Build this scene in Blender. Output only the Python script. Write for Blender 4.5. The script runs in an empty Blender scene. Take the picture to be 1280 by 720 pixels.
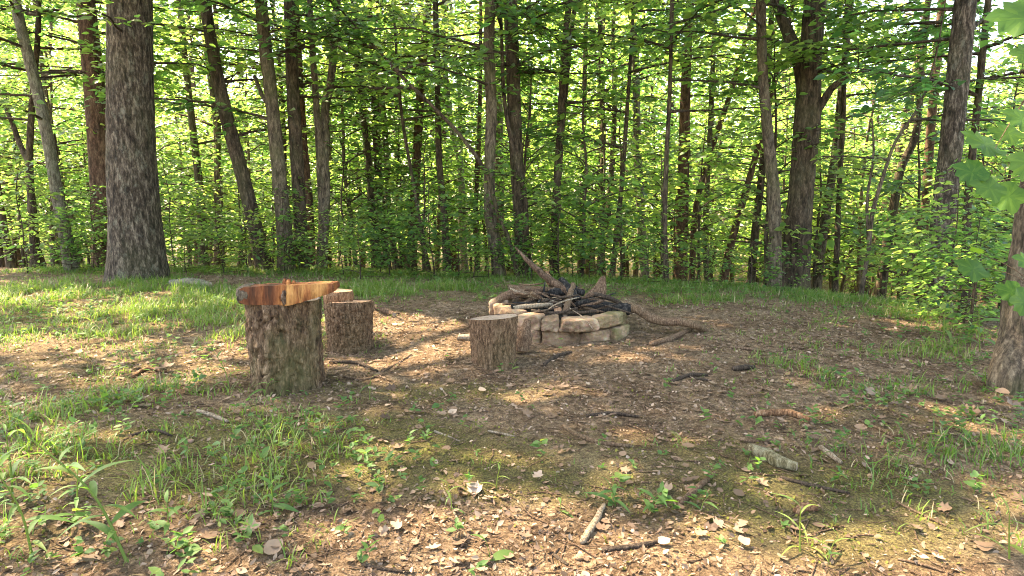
import bpy, math, random
import numpy as np
from mathutils import Vector

R = math.radians
rng = np.random.default_rng(7)
random.seed(7)
scene = bpy.context.scene
col = scene.collection

# ------------------------------------------------------------------ camera
CAM = np.array([0.0, 0.0, 1.1]); PITCH = R(8.53); FPX = 800.0
FWD = np.array([0, math.cos(PITCH), -math.sin(PITCH)])
UPV = np.array([0, math.sin(PITCH), math.cos(PITCH)])
cam_d = bpy.data.cameras.new('camera'); cam = bpy.data.objects.new('camera', cam_d); col.objects.link(cam)
cam.location = CAM; cam.rotation_euler = (R(90) - PITCH, 0, 0)
cam_d.sensor_width = 36; cam_d.lens = 36 * FPX / 1280; cam_d.clip_start = .05; cam_d.clip_end = 600
scene.camera = cam

def ray(px, py):
    return np.array([1, 0, 0]) * (px - 640) / FPX + UPV * (360 - py) / FPX + FWD
def at(px, py, Y):
    d = ray(px, py); return CAM + d * (Y / d[1])

# ------------------------------------------------------------------ noise
def _h(ix, iy, s):
    n = (ix.astype(np.int64) * 374761393 + iy.astype(np.int64) * 668265263 + s * 144269504) & 0xffffffff
    n = ((n ^ (n >> 13)) * 1274126177) & 0xffffffff
    n = ((n ^ (n >> 16)) * 2246822519) & 0xffffffff
    return ((n ^ (n >> 15)) & 0xffffff) / float(0xffffff)
def vn(x, y, s=0):
    x = np.asarray(x, float); y = np.asarray(y, float)
    ix = np.floor(x); iy = np.floor(y); fx = x - ix; fy = y - iy
    fx = fx * fx * (3 - 2 * fx); fy = fy * fy * (3 - 2 * fy)
    a = _h(ix, iy, s); b = _h(ix + 1, iy, s); c = _h(ix, iy + 1, s); d = _h(ix + 1, iy + 1, s)
    return (a * (1 - fx) + b * fx) * (1 - fy) + (c * (1 - fx) + d * fx) * fy
def fbm(x, y, s=0, o=4):
    t = 0; a = .5; f = 1.0
    for i in range(o):
        t = t + a * vn(np.asarray(x) * f + 17.3 * i, np.asarray(y) * f - 9.1 * i, s + i); a *= .5; f *= 2.03
    return t / (1 - .5 ** o)
def cells(u, v, nu, s=0):
    """distance to first and second nearest jittered point; u wraps round nu cells"""
    iu = np.floor(u); iv = np.floor(v)
    f1 = np.full(u.shape, 9.0); f2 = np.full(u.shape, 9.0); idv = np.zeros(u.shape)
    for du in (-1, 0, 1):
        for dv in (-1, 0, 1):
            cu = np.mod(iu + du, nu); cv = iv + dv
            d = np.hypot(iu + du + .15 + .7 * _h(cu, cv, s) - u, cv + .15 + .7 * _h(cu, cv, s + 5) - v)
            m = d < f1
            f2 = np.where(m, f1, np.minimum(f2, d)); idv = np.where(m, _h(cu, cv, s + 9), idv); f1 = np.where(m, d, f1)
    return f1, f2, idv

# ------------------------------------------------------------------ terrain
def rim(x):
    return np.interp(x, [-14, -4, 0, 2, 3.5, 5, 8, 14], [10.5, 9.6, 8.7, 8.2, 7.3, 6.0, 4.0, 2.0])
def gz(x, y):
    x = np.asarray(x, float); y = np.asarray(y, float)
    e = y - rim(x)
    d = .16 * (np.sqrt(e * e + 1.2) + e) / 2
    d = 7 * (1 - np.exp(-d / 7))
    b = .10 * (fbm(x * .35 + 3, y * .35 + 8, 3, 3) - .5) + .035 * (fbm(x * 1.6, y * 1.6, 5, 3) - .5)
    b = b * np.clip((np.hypot(x, y)) / 2.0, .35, 1)
    return b - d
def gnd(px, py):
    d = ray(px, py)
    t = 1.1 / max(1e-3, -d[2])
    for i in range(30):
        p = CAM + d * t
        t += (p[2] - float(gz(p[0], p[1]))) / -d[2] * .8
    p = CAM + d * t
    return np.array([p[0], p[1], float(gz(p[0], p[1]))])

# ------------------------------------------------------------------ materials
def node_mat(name):
    m = bpy.data.materials.new(name); m.use_nodes = True
    nt = m.node_tree; nt.nodes.clear()
    return m, nt, nt.nodes, nt.links
def N(ns, t, **kw):
    n = ns.new(t)
    for k, v in kw.items(): setattr(n, k, v)
    return n
def ramp(ns, stops):
    r = ns.new('ShaderNodeValToRGB'); e = r.color_ramp.elements
    while len(e) < len(stops): e.new(.5)
    for i, (p, c) in enumerate(stops): e[i].position = p; e[i].color = (*c, 1)
    return r
def noise(ns, ls, vec, scale, detail=5, rough=.6):
    n = ns.new('ShaderNodeTexNoise'); n.inputs['Scale'].default_value = scale; n.inputs['Detail'].default_value = detail
    n.inputs['Roughness'].default_value = rough
    if vec is not None: ls.new(vec, n.inputs['Vector'])
    return n
def mapping(ns, ls, sc):
    tc = ns.new('ShaderNodeTexCoord'); mp = ns.new('ShaderNodeMapping'); mp.inputs['Scale'].default_value = sc
    ls.new(tc.outputs['Object'], mp.inputs['Vector']); return mp.outputs[0]
def mixc(ns, ls, fac, a, b, mode='MIX'):
    m = ns.new('ShaderNodeMix'); m.data_type = 'RGBA'; m.blend_type = mode
    if isinstance(fac, float): m.inputs[0].default_value = fac
    else: ls.new(fac, m.inputs[0])
    for s, v in ((6, a), (7, b)):
        if isinstance(v, tuple): m.inputs[s].default_value = (*v, 1)
        else: ls.new(v, m.inputs[s])
    return m.outputs[2]
def finish(nt, ns, ls, colour, rough=.85, bump=None, bstr=.5, bdist=.02, spec=.3):
    p = ns.new('ShaderNodeBsdfPrincipled'); o = ns.new('ShaderNodeOutputMaterial')
    if isinstance(colour, tuple): p.inputs['Base Color'].default_value = (*colour, 1)
    else: ls.new(colour, p.inputs['Base Color'])
    p.inputs['Roughness'].default_value = rough; p.inputs['Specular IOR Level'].default_value = spec
    if bump is not None:
        b = ns.new('ShaderNodeBump'); b.inputs['Strength'].default_value = bstr; b.inputs['Distance'].default_value = bdist
        ls.new(bump, b.inputs['Height']); ls.new(b.outputs[0], p.inputs['Normal'])
    ls.new(p.outputs[0], o.inputs[0]); return p

def bark_mat(name, dark, mid, light, scale=1.0, moss=0.0, lichen=.25, zs=4.0):
    m, nt, ns, ls = node_mat(name)
    v1 = mapping(ns, ls, (15 * scale, 15 * scale, zs * scale)); v2 = mapping(ns, ls, (1, 1, .6))
    n1 = noise(ns, ls, v1, 1.6, 8, .65); n2 = noise(ns, ls, v2, 9, 6, .75)
    r = ramp(ns, [(.36, dark), (.50, mid), (.68, light)]); ls.new(n1.outputs[0], r.inputs[0])
    nf = noise(ns, ls, v1, 5.5, 6, .75); rf = ramp(ns, [(.36, (.35, .33, .32)), (.52, (.95, .94, .93)), (.66, (1.7, 1.65, 1.6))]); ls.new(nf.outputs[0], rf.inputs[0])
    rc = mixc(ns, ls, .85, r.outputs[0], rf.outputs[0], 'MULTIPLY')
    r2 = ramp(ns, [(.54, (0, 0, 0)), (.66, (1, 1, 1))]); ls.new(n2.outputs[0], r2.inputs[0])
    k = ns.new('ShaderNodeMath'); k.operation = 'MULTIPLY'; ls.new(r2.outputs[0], k.inputs[0]); k.inputs[1].default_value = lichen
    c = mixc(ns, ls, k.outputs[0], rc, (.25, .24, .19))
    if moss:
        n4 = noise(ns, ls, v2, 2.2, 5, .6); r4 = ramp(ns, [(.48, (0, 0, 0)), (.62, (1, 1, 1))]); ls.new(n4.outputs[0], r4.inputs[0])
        k2 = ns.new('ShaderNodeMath'); k2.operation = 'MULTIPLY'; ls.new(r4.outputs[0], k2.inputs[0]); k2.inputs[1].default_value = moss
        c = mixc(ns, ls, k2.outputs[0], c, (.085, .095, .03))
    ad = ns.new('ShaderNodeMath'); ls.new(n1.outputs[0], ad.inputs[0]); ls.new(nf.outputs[0], ad.inputs[1])
    finish(nt, ns, ls, c, .9, ad.outputs[0], .9, .02, .2)
    return m

def tint_ramp_leaf(name, stops, trans, tfac=.45, rough=.45, spec=.4, objvar=True):
    m, nt, ns, ls = node_mat(name)
    a = N(ns, 'ShaderNodeAttribute', attribute_name='tint')
    fac = a.outputs['Fac']
    if objvar:
        oi = ns.new('ShaderNodeObjectInfo'); ma = N(ns, 'ShaderNodeMath', operation='MULTIPLY_ADD')
        ls.new(oi.outputs['Random'], ma.inputs[0]); ma.inputs[1].default_value = .56
        s = N(ns, 'ShaderNodeMath', operation='SUBTRACT'); ls.new(fac, s.inputs[0]); s.inputs[1].default_value = .28
        ls.new(s.outputs[0], ma.inputs[2]); fac = ma.outputs[0]
    r = ramp(ns, stops); ls.new(fac, r.inputs[0])
    rt = ramp(ns, trans); ls.new(fac, rt.inputs[0])
    p = ns.new('ShaderNodeBsdfPrincipled'); ls.new(r.outputs[0], p.inputs['Base Color'])
    p.inputs['Roughness'].default_value = rough; p.inputs['Specular IOR Level'].default_value = spec
    t = ns.new('ShaderNodeBsdfTranslucent'); ls.new(rt.outputs[0], t.inputs[0])
    mx = ns.new('ShaderNodeMixShader'); mx.inputs[0].default_value = tfac
    ls.new(p.outputs[0], mx.inputs[1]); ls.new(t.outputs[0], mx.inputs[2])
    o = ns.new('ShaderNodeOutputMaterial'); ls.new(mx.outputs[0], o.inputs[0])
    return m

M = {}
M['leaf'] = tint_ramp_leaf('woodland_leaf', [(0, (.026, .07, .024)), (.5, (.064, .13, .034)), (1, (.135, .205, .05))],
                           [(0, (.12, .31, .07)), (.5, (.29, .50, .09)), (1, (.54, .66, .14))], .56, .36, .5)
M['grass'] = tint_ramp_leaf('grass_blade', [(0, (.04, .09, .018)), (.6, (.10, .165, .03)), (.86, (.17, .2, .05)), (1, (.34, .27, .15))],
                            [(0, (.12, .27, .03)), (.6, (.26, .40, .05)), (.86, (.38, .44, .08)), (1, (.3, .24, .12))], .38, .5, .35, False)
M['weed'] = tint_ramp_leaf('weed_leaf', [(0, (.04, .09, .03)), (.6, (.075, .135, .04)), (1, (.14, .18, .05))],
                           [(0, (.12, .28, .04)), (.6, (.2, .38, .05)), (1, (.42, .5, .07))], .4, .55, .22, False)
M['tulip'] = tint_ramp_leaf('tulip_tree_leaf', [(0, (.02, .065, .012)), (1, (.062, .13, .02))], [(0, (.06, .2, .018)), (1, (.22, .38, .035))], .45, .5, .25, False)
M['moss'] = tint_ramp_leaf('moss_tuft', [(0, (.07, .065, .02)), (.6, (.12, .115, .028)), (1, (.19, .17, .045))],
                           [(0, (.1, .11, .02)), (1, (.25, .24, .05))], .2, .8, .1, False)
M['litter'] = tint_ramp_leaf('dead_leaf', [(0, (.06, .034, .021)), (.35, (.165, .10, .063)), (.7, (.26, .178, .125)), (1, (.36, .265, .2))],
                             [(0, (.08, .04, .02)), (1, (.4, .26, .16))], .15, .65, .3, False)
M['oak'] = bark_mat('oak_bark', (.014, .010, .007), (.055, .04, .029), (.19, .15, .115), 1.1, .12, .35, 4.6)
M['grey'] = bark_mat('grey_brown_bark', (.03, .022, .015), (.095, .07, .048), (.2, .155, .11), 1.1, .35, .2)
M['brown'] = bark_mat('dark_brown_bark', (.018, .012, .008), (.058, .04, .026), (.14, .10, .068), 1.1, .2, .12)
M['red'] = bark_mat('reddish_bark', (.035, .018, .012), (.095, .05, .033), (.17, .105, .07), 1.0, .06, .08)
M['pale'] = bark_mat('pale_bark', (.07, .06, .045), (.15, .13, .1), (.26, .235, .19), 1.3, .3, .35)
M['pine'] = bark_mat('pine_stump_bark', (.036, .019, .011), (.13, .076, .044), (.28, .185, .12), 1.5, .4, .08)
M['stumpb'] = bark_mat('brown_stump_bark', (.05, .027, .015), (.165, .096, .056), (.30, .195, .125), 2.5, .15, .05)
M['branch'] = bark_mat('weathered_branch', (.08, .046, .03), (.18, .105, .065), (.32, .215, .145), 4.5, .12, .15)
M['dkbranch'] = bark_mat('dark_branch', (.025, .018, .014), (.07, .046, .033), (.14, .10, .075), 4.5, .05, .05)
M['driftw'] = bark_mat('bleached_branch', (.15, .105, .07), (.31, .235, .165), (.46, .38, .29), 3, .05, .1)
M['char'] = bark_mat('charred_wood', (.006, .006, .007), (.018, .016, .016), (.10, .085, .075), 2, 0, .03)
M['lichen'] = bark_mat('lichened_bark', (.08, .052, .03), (.25, .20, .125), (.46, .41, .28), 3, .3, .6)
M['rotten'] = bark_mat('rotten_orange_wood', (.09, .045, .025), (.25, .125, .065), (.42, .26, .16), 3, 0, .02)

M['brownlog'] = bark_mat('brown_split_log', (.035, .02, .013), (.115, .068, .044), (.25, .165, .115), 3.5, 0, .05)
def cut_mat(name, a, b, cracks=(.1, .06, .04)):
    m, nt, ns, ls = node_mat(name)
    tc = ns.new('ShaderNodeTexCoord')
    w = ns.new('ShaderNodeTexWave'); w.wave_type = 'RINGS'; w.rings_direction = 'Z'; w.inputs['Scale'].default_value = 14
    w.inputs['Distortion'].default_value = 2.5; w.inputs['Detail'].default_value = 3; ls.new(tc.outputs['Object'], w.inputs['Vector'])
    n = noise(ns, ls, tc.outputs['Object'], 9, 6, .7)
    c = mixc(ns, ls, w.outputs['Fac'], a, b)
    r = ramp(ns, [(.35, (0, 0, 0)), (.6, (1, 1, 1))]); ls.new(n.outputs[0], r.inputs[0])
    c = mixc(ns, ls, r.outputs[0], cracks, c)
    finish(nt, ns, ls, c, .85, w.outputs['Fac'], .3, .01, .2); return m
M['cut'] = cut_mat('weathered_end_grain', (.26, .185, .135), (.36, .27, .21), (.16, .11, .08))
M['cutred'] = cut_mat('fresh_reddish_end_grain', (.36, .2, .12), (.5, .31, .2), (.27, .14, .08))

def plank_mat():
    m, nt, ns, ls = node_mat('split_cedar_wood')
    v = mapping(ns, ls, (4.2, 2, .8)); n = noise(ns, ls, v, 1.9, 4, .6)
    v2 = mapping(ns, ls, (30, 30, 5)); n2 = noise(ns, ls, v2, 2, 6, .7)
    r = ramp(ns, [(.36, (.055, .02, .009)), (.46, (.17, .056, .022)), (.55, (.27, .092, .03)), (.64, (.44, .21, .07))]); ls.new(n.outputs[0], r.inputs[0])
    r2 = ramp(ns, [(.36, (.38, .3, .26)), (.58, (1, 1, 1))]); ls.new(n2.outputs[0], r2.inputs[0])
    c = mixc(ns, ls, .9, r.outputs[0], r2.outputs[0], 'MULTIPLY')
    finish(nt, ns, ls, c, .78, n2.outputs[0], .9, .012, .2); return m
M['plank'] = plank_mat()

def stone_mat(name, moss):
    m, nt, ns, ls = node_mat(name)
    tc = ns.new('ShaderNodeTexCoord'); v = tc.outputs['Object']
    oi = ns.new('ShaderNodeObjectInfo')
    ad = N(ns, 'ShaderNodeVectorMath', operation='ADD'); ls.new(v, ad.inputs[0]); ls.new(oi.outputs['Random'], ad.inputs[1]); v = ad.outputs[0]
    n = noise(ns, ls, v, 7, 8, .65); n2 = noise(ns, ls, v, 45, 5, .7); n3 = noise(ns, ls, v, 4, 5, .6)
    r = ramp(ns, [(.34, (.10, .06, .037)), (.5, (.27, .17, .105)), (.66, (.42, .295, .2))]); ls.new(n.outputs[0], r.inputs[0])
    c = mixc(ns, ls, .35, r.outputs[0], n2.outputs[1], 'OVERLAY')
    hs = ns.new('ShaderNodeHueSaturation'); ls.new(c, hs.inputs['Color'])
    mr = ns.new('ShaderNodeMapRange'); ls.new(oi.outputs['Random'], mr.inputs[0]); mr.inputs[3].default_value = .62; mr.inputs[4].default_value = 1.15
    ls.new(mr.outputs[0], hs.inputs['Value']); c = hs.outputs[0]
    if moss:
        r3 = ramp(ns, [(.42, (0, 0, 0)), (.6, (moss, moss, moss))]); ls.new(n3.outputs[0], r3.inputs[0])
        c = mixc(ns, ls, r3.outputs[0], c, (.105, .10, .035))
    finish(nt, ns, ls, c, .9, n2.outputs[0], 1.0, .02, .2); return m
M['stone'] = stone_mat('sandstone', 0); M['mstone'] = stone_mat('mossy_sandstone', .8)

def ash_mat():
    m, nt, ns, ls = node_mat('ash_and_char'); n = noise(ns, ls, mapping(ns, ls, (1, 1, 1)), 22, 6, .7)
    r = ramp(ns, [(.35, (.012, .011, .01)), (.6, (.06, .052, .046)), (.75, (.17, .15, .135))]); ls.new(n.outputs[0], r.inputs[0])
    finish(nt, ns, ls, r.outputs[0], .95, n.outputs[0], .8, .02, .1); return m
M['ash'] = ash_mat()

def ground_mat():
    m, nt, ns, ls = node_mat('forest_floor')
    v = mapping(ns, ls, (1, 1, 1))
    n1 = noise(ns, ls, v, 2.2, 8, .7); n2 = noise(ns, ls, v, 22, 6, .75); n3 = noise(ns, ls, v, 120, 4, .75)
    vo = ns.new('ShaderNodeTexVoronoi'); vo.inputs['Scale'].default_value = 55; ls.new(v, vo.inputs['Vector'])
    r1 = ramp(ns, [(.3, (.12, .075, .046)), (.5, (.24, .16, .10)), (.7, (.36, .26, .175))]); ls.new(n1.outputs[0], r1.inputs[0])
    r2 = ramp(ns, [(.36, (.35, .32, .3)), (.5, (.85, .83, .82)), (.64, (1.6, 1.57, 1.55))]); ls.new(n2.outputs[0], r2.inputs[0])
    r4 = ramp(ns, [(.38, (.4, .38, .36)), (.5, (.9, .9, .9)), (.62, (1.5, 1.5, 1.5))]); ls.new(n3.outputs[0], r4.inputs[0])
    c = mixc(ns, ls, .9, r1.outputs[0], r2.outputs[0], 'MULTIPLY')
    rv = ramp(ns, [(0, (.6, .55, .5)), (1, (1.3, 1.28, 1.25))]); ls.new(vo.outputs['Color'], rv.inputs[0])
    c = mixc(ns, ls, .55, c, rv.outputs[0], 'MULTIPLY'); c = mixc(ns, ls, .8, c, r4.outputs[0], 'MULTIPLY')
    a = N(ns, 'ShaderNodeAttribute', attribute_name='moss')
    k = N(ns, 'ShaderNodeMath', operation='MULTIPLY_ADD'); ls.new(n2.outputs[0], k.inputs[0]); k.inputs[1].default_value = 1.6
    s = N(ns, 'ShaderNodeMath', operation='SUBTRACT'); ls.new(a.outputs['Fac'], s.inputs[0]); s.inputs[1].default_value = 1.13; ls.new(s.outputs[0], k.inputs[2])
    cl = N(ns, 'ShaderNodeClamp'); ls.new(k.outputs[0], cl.inputs[0])
    rm = ramp(ns, [(.4, (.045, .042, .016)), (.52, (.12, .115, .03)), (.66, (.23, .21, .06))]); ls.new(n3.outputs[0], rm.inputs[0])
    c = mixc(ns, ls, cl.outputs[0], c, rm.outputs[0])
    b = N(ns, 'ShaderNodeMath', operation='ADD'); ls.new(n2.outputs[0], b.inputs[0]); ls.new(n3.outputs[0], b.inputs[1])
    finish(nt, ns, ls, c, .95, b.outputs[0], 1.0, .035, .12); return m
M['ground'] = ground_mat()

# ------------------------------------------------------------------ mesh helpers
def mk(name, V, F, mat, parent=None, mi=None, attrs=None, smooth=True, link=True):
    """V (n,3); F list of arrays (m,k); mat one or a list of materials; mi per-face index"""
    if not isinstance(F, list): F = [F]
    F = [np.asarray(f) for f in F if len(f)]
    me = bpy.data.meshes.new(name)
    V = np.asarray(V, np.float32); me.vertices.add(len(V)); me.vertices.foreach_set('co', V.ravel())
    tot = np.concatenate([np.full(len(f), f.shape[1]) for f in F]); idx = np.concatenate([f.ravel() for f in F])
    me.loops.add(len(idx)); me.loops.foreach_set('vertex_index', idx.astype(np.int32))
    me.polygons.add(len(tot)); st = np.concatenate([[0], np.cumsum(tot)[:-1]])
    me.polygons.foreach_set('loop_start', st.astype(np.int32)); me.polygons.foreach_set('loop_total', tot.astype(np.int32))
    me.polygons.foreach_set('use_smooth', np.full(len(tot), smooth))
    for m_ in (mat if isinstance(mat, (list, tuple)) else [mat]): me.materials.append(m_)
    if mi is not None: me.polygons.foreach_set('material_index', np.asarray(mi, np.int32))
    for k, (dom, val) in (attrs or {}).items():
        a = me.attributes.new(k, 'FLOAT', dom); a.data.foreach_set('value', np.asarray(val, np.float32))
    me.update(calc_edges=True); me.validate()
    o = bpy.data.objects.new(name, me)
    if link: col.objects.link(o)
    if parent is not None: o.parent = parent
    return o
def tag(o, label=None, cat=None, group=None, kind=None):
    if label: o['label'] = label
    if cat: o['category'] = cat
    if group: o['group'] = group
    if kind: o['kind'] = kind
    return o
def empty(name, loc, rz=0.0):
    o = bpy.data.objects.new(name, None); col.objects.link(o); o.location = [float(v) for v in loc]; o.rotation_euler = (0, 0, rz)
    o.empty_display_size = .1; return o

class Geo:
    def __init__(s): s.V = []; s.F = {3: [], 4: []}; s.n = 0; s.mi = {3: [], 4: []}; s.t = {3: [], 4: []}
    def add(s, V, F, mi=0, tint=None):
        V = np.asarray(V, float)
        for f in (F if isinstance(F, list) else [F]):
            f = np.asarray(f)
            if not len(f): continue
            k = f.shape[1]; s.F[k].append(f + s.n); s.mi[k].append(np.full(len(f), mi))
            s.t[k].append(np.full(len(f), .5) if tint is None else (np.broadcast_to(tint, (len(f),)) if np.ndim(tint) == 0 else np.repeat(tint, len(f) // len(tint))))
        s.V.append(V); s.n += len(V)
    def build(s, name, mats, parent=None, smooth=True, link=True):
        F = []; mi = []; t = []
        for k in (3, 4):
            if s.F[k]: F.append(np.concatenate(s.F[k])); mi.append(np.concatenate(s.mi[k])); t.append(np.concatenate(s.t[k]))
        return mk(name, np.concatenate(s.V), F, mats, parent, np.concatenate(mi), {'tint': ('FACE', np.concatenate(t))}, smooth, link)

def nrm(a): return a / np.maximum(np.linalg.norm(a, axis=-1, keepdims=True), 1e-9)
def smooth_path(P, n):
    P = np.asarray(P, float)
    if len(P) == 2: return P[0] + (P[1] - P[0]) * np.linspace(0, 1, n)[:, None]
    t = np.concatenate([[0], np.cumsum(np.linalg.norm(np.diff(P[:, :3], axis=0), axis=1))]); u = np.linspace(0, t[-1], n)
    m = np.gradient(P, t, axis=0)
    i = np.clip(np.searchsorted(t, u, side='right') - 1, 0, len(P) - 2); h = (t[i + 1] - t[i]); s = ((u - t[i]) / h)[:, None]; h = h[:, None]
    return (2*s**3 - 3*s**2 + 1) * P[i] + (s**3 - 2*s**2 + s) * h * m[i] + (-2*s**3 + 3*s**2) * P[i+1] + (s**3 - s**2) * h * m[i+1]
def tube(P, r, sides=10, cap=True, disp=None):
    """a tube along P with radii r; disp(theta, dist, r) gives a radial offset. Caps: end fans"""
    P = np.asarray(P, float); n = len(P); r = np.broadcast_to(r, (n,)).astype(float)
    T = nrm(np.gradient(P, axis=0)); ref = np.array([0, 0, 1.0]) if abs(T[0, 2]) < .8 else np.array([1.0, 0, 0])
    A = []; a = nrm(np.cross(T[0], ref))
    for i in range(n):
        a = nrm(a - T[i] * np.dot(a, T[i])); A.append(a)
    A = np.array(A); B = np.cross(T, A)
    th = np.arange(sides) / sides * 2 * math.pi
    L = np.concatenate([[0], np.cumsum(np.linalg.norm(np.diff(P, axis=0), axis=1))])
    rr = np.repeat(r[:, None], sides, 1)
    if disp is not None: rr = rr + disp(np.broadcast_to(th, (n, sides)), np.broadcast_to(L[:, None], (n, sides)), rr)
    V = P[:, None] + rr[..., None] * (np.cos(th)[None, :, None] * A[:, None] + np.sin(th)[None, :, None] * B[:, None])
    i = np.arange(n - 1)[:, None] * sides; j = np.arange(sides)[None]; k = (j + 1) % sides
    Q = np.stack([i + j, i + k, i + sides + k, i + sides + j], -1).reshape(-1, 4)
    V = V.reshape(-1, 3); F = [Q]
    if cap:
        V = np.concatenate([V, P[:1], P[-1:]]); j = np.arange(sides); k = (j + 1) % sides
        F.append(np.concatenate([np.stack([k, j, np.full(sides, n * sides)], 1), np.stack([(n-1)*sides + j, (n-1)*sides + k, np.full(sides, n * sides + 1)], 1)]))
    return V, F

# leaves: template in (side, along, up)
LEAF = np.array([[0, 0, 0], [-.26, .32, .05], [-.2, .68, .03], [0, 1, -.08], [.2, .68, .03], [.26, .32, .05]])
LEAFF = np.array([[0, 3, 2, 1], [0, 5, 4, 3]])
def leaves(P, D, Nn, L, wid=1.0, T=LEAF, TF=LEAFF):
    D = nrm(D); S = nrm(np.cross(D, Nn)); U = np.cross(S, D); L = np.asarray(L)[:, None, None]; w = np.broadcast_to(wid, (len(P),))[:, None, None]
    V = P[:, None] + L * (S[:, None] * T[None, :, :1] * w + D[:, None] * T[None, :, 1:2] + U[:, None] * T[None, :, 2:3])
    k = len(T); F = (np.arange(len(P)) * k)[:, None, None] + TF[None]
    return V.reshape(-1, 3), F.reshape(-1, TF.shape[1])

def spray(g, r, start, az, L, rise, leafL, rad, dens=1.0, twig=True, tint0=.5):
    """one level leafy bough: axis, side twigs in a flat layer, leaves along them"""
    n = 6; t = np.linspace(0, 1, n); h = np.array([math.cos(az), math.sin(az), 0]); side = np.array([-math.sin(az), math.cos(az), 0])
    wob = r.normal(0, .05 * L, n) * t
    P = np.asarray(start) + h * (L * t)[:, None] + side * wob[:, None] + np.array([0, 0, 1]) * (L * rise * (t - .55 * t * t))[:, None]
    V, F = tube(P, rad * (1 - .8 * t) + .0015, 4, False); g.add(V, F, 1)
    nt = max(4, int(L * 9 * dens)); ts = np.sort(r.uniform(.15, 1, nt)); LP = []; LD = []
    for q, tt in enumerate(ts):
        b = np.array([np.interp(tt, t, P[:, c]) for c in range(3)]); sg = 1 if q % 2 else -1
        a2 = az + sg * r.uniform(.5, 1.15) * (1 - .5 * tt); l2 = L * r.uniform(.22, .5) * (1.1 - .65 * tt) + .06
        d2 = np.array([math.cos(a2), math.sin(a2), r.normal(.05, .38)])
        e = b + d2 * l2 + np.array([0, 0, -.10 * l2])
        if twig: V, F = tube(np.array([b, e]), np.array([rad * .32, .001]), 3, False); g.add(V, F, 1)
        m = max(2, int(l2 / (leafL * .55)) ); s = (np.arange(m) + r.uniform(.2, 1)) / m
        LP.append(b + (e - b) * s[:, None]); sg2 = np.where(np.arange(m) % 2, 1, -1) * r.uniform(.3, 1.2, m); sg2[-1] *= .2
        LD.append(np.stack([np.cos(a2 + sg2), np.sin(a2 + sg2), r.normal(-.15, .22, m)], 1))
    LP = np.concatenate(LP); LD = np.concatenate(LD); k = len(LP)
    Nn = np.stack([r.normal(0, .55, k), r.normal(-.25, .55, k), np.ones(k)], 1)
    LP = LP + r.normal(0, .03, (k, 3))
    V, F = leaves(LP, LD, Nn, leafL * r.uniform(.65, 1.25, k), r.uniform(.85, 1.25, k))
    g.add(V, F, 0, np.clip(tint0 + r.normal(0, .16, k) + .15 * r.normal(), 0, 1))

def sapling_geo(seed, h, nb, lmax, leafL, low=.12, dens=1.0, rad=None):
    r = np.random.default_rng(seed); gs = Geo(); gc = Geo(); rad = rad or .012 + .006 * h
    z = np.linspace(0, h, 9); P = np.stack([np.cumsum(r.normal(0, .035 * h / 6, 9)) * 1.4, np.cumsum(r.normal(0, .035 * h / 6, 9)) * 1.4, z], 1); P[0, :2] = 0
    Ps = smooth_path(P, 16); V, F = tube(Ps, rad * (1 - .85 * np.linspace(0, 1, 16)) + .002, 7, False); gs.add(V, F)
    az = r.uniform(0, 6.28)
    for i in range(nb):
        f = low + (1 - low) * (i + r.uniform(0, .8)) / nb; f = min(f, .99); az += 2.4 + r.normal(0, .4)
        prof = (.55 + .9 * f) if f < .45 else (1.0 - .75 * (f - .45) / .55)
        b = np.array([np.interp(f * h, Ps[:, 2], Ps[:, c]) for c in range(3)])
        spray(gc, r, b, az, lmax * prof * r.uniform(.6, 1.15), r.uniform(-.15, .95), leafL, rad * .45 * (1 - .6 * f), dens)
    return gs, gc

# ------------------------------------------------------------------ sun and light fields
SUN_EL = R(58); SUN_AZ = R(-58)   # behind the clearing, a little towards the big oak
SUN = np.array([math.sin(SUN_AZ) * math.cos(SUN_EL), math.cos(SUN_AZ) * math.cos(SUN_EL), math.sin(SUN_EL)])
def blobs(spec):
    out = []
    for px, py, rx, ry, w in spec:
        p = gnd(px, py); out.append((p[0], p[1], rx, ry, w))
    return out
def field(bl, x, y):
    t = np.zeros(np.shape(x))
    for bx, by, rx, ry, w in bl: t = t + w * np.exp(-((x - bx) / rx) ** 2 - ((y - by) / ry) ** 2)
    return t
GAPS = [(0, 10, 7, 1.0, .5)] + blobs([(800, 440, .5, .25, .6), (980, 470, .5, .2, .5), (420, 520, .4, .15, .4), (1060, 520, .35, .15, .4), (560, 560, .35, .1, .4)]) + blobs([(225, 455, .55, .45, 1.1), (200, 385, 1.2, .6, 1.1), (90, 372, 1.6, .7, .7), (270, 425, .5, .4, .8), (505, 400, .55, .6, 1.4), (500, 455, .4, .3, .9), (590, 420, .35, .4, 1.3), (690, 430, .5, .35, .6),
              (660, 490, .5, .18, .7), (560, 500, .4, .12, .5), (650, 425, .3, .2, .8), (620, 650, .35, .22, .7), (700, 690, .5, .22, 1.1), (820, 700, .35, .15, .7), (980, 705, .4, .15, .8), (60, 430, .8, .35, .9),
              (1190, 405, .5, .5, .9), (1120, 385, .5, .5, .5), (60, 590, .35, .25, .7), (20, 680, .3, .3, .5), (900, 400, .5, .25, .4), (760, 470, .4, .15, .35), (860, 540, .35, .1, .3), (1260, 690, .3, .2, .6), (700, 380, .4, .4, .5), (480, 560, .3, .12, .35)])  # ground patches where the overhead crowns are opened to let sun through
def gap_at(x, y):
    x = np.asarray(x); y = np.asarray(y)
    inside = np.clip((11.5 - y) / 2.5, 0, 1)
    f = 1.45 * field(GAPS, x, y) * (.55 + .9 * fbm(x * 2.6, y * 2.6, 41, 3))
    f = f + .55 * np.clip(fbm(x * 1.7 + 5, y * 1.7, 43, 2) - .63, 0, 1) * 3
    return np.clip(f, 0, 1), inside

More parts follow.
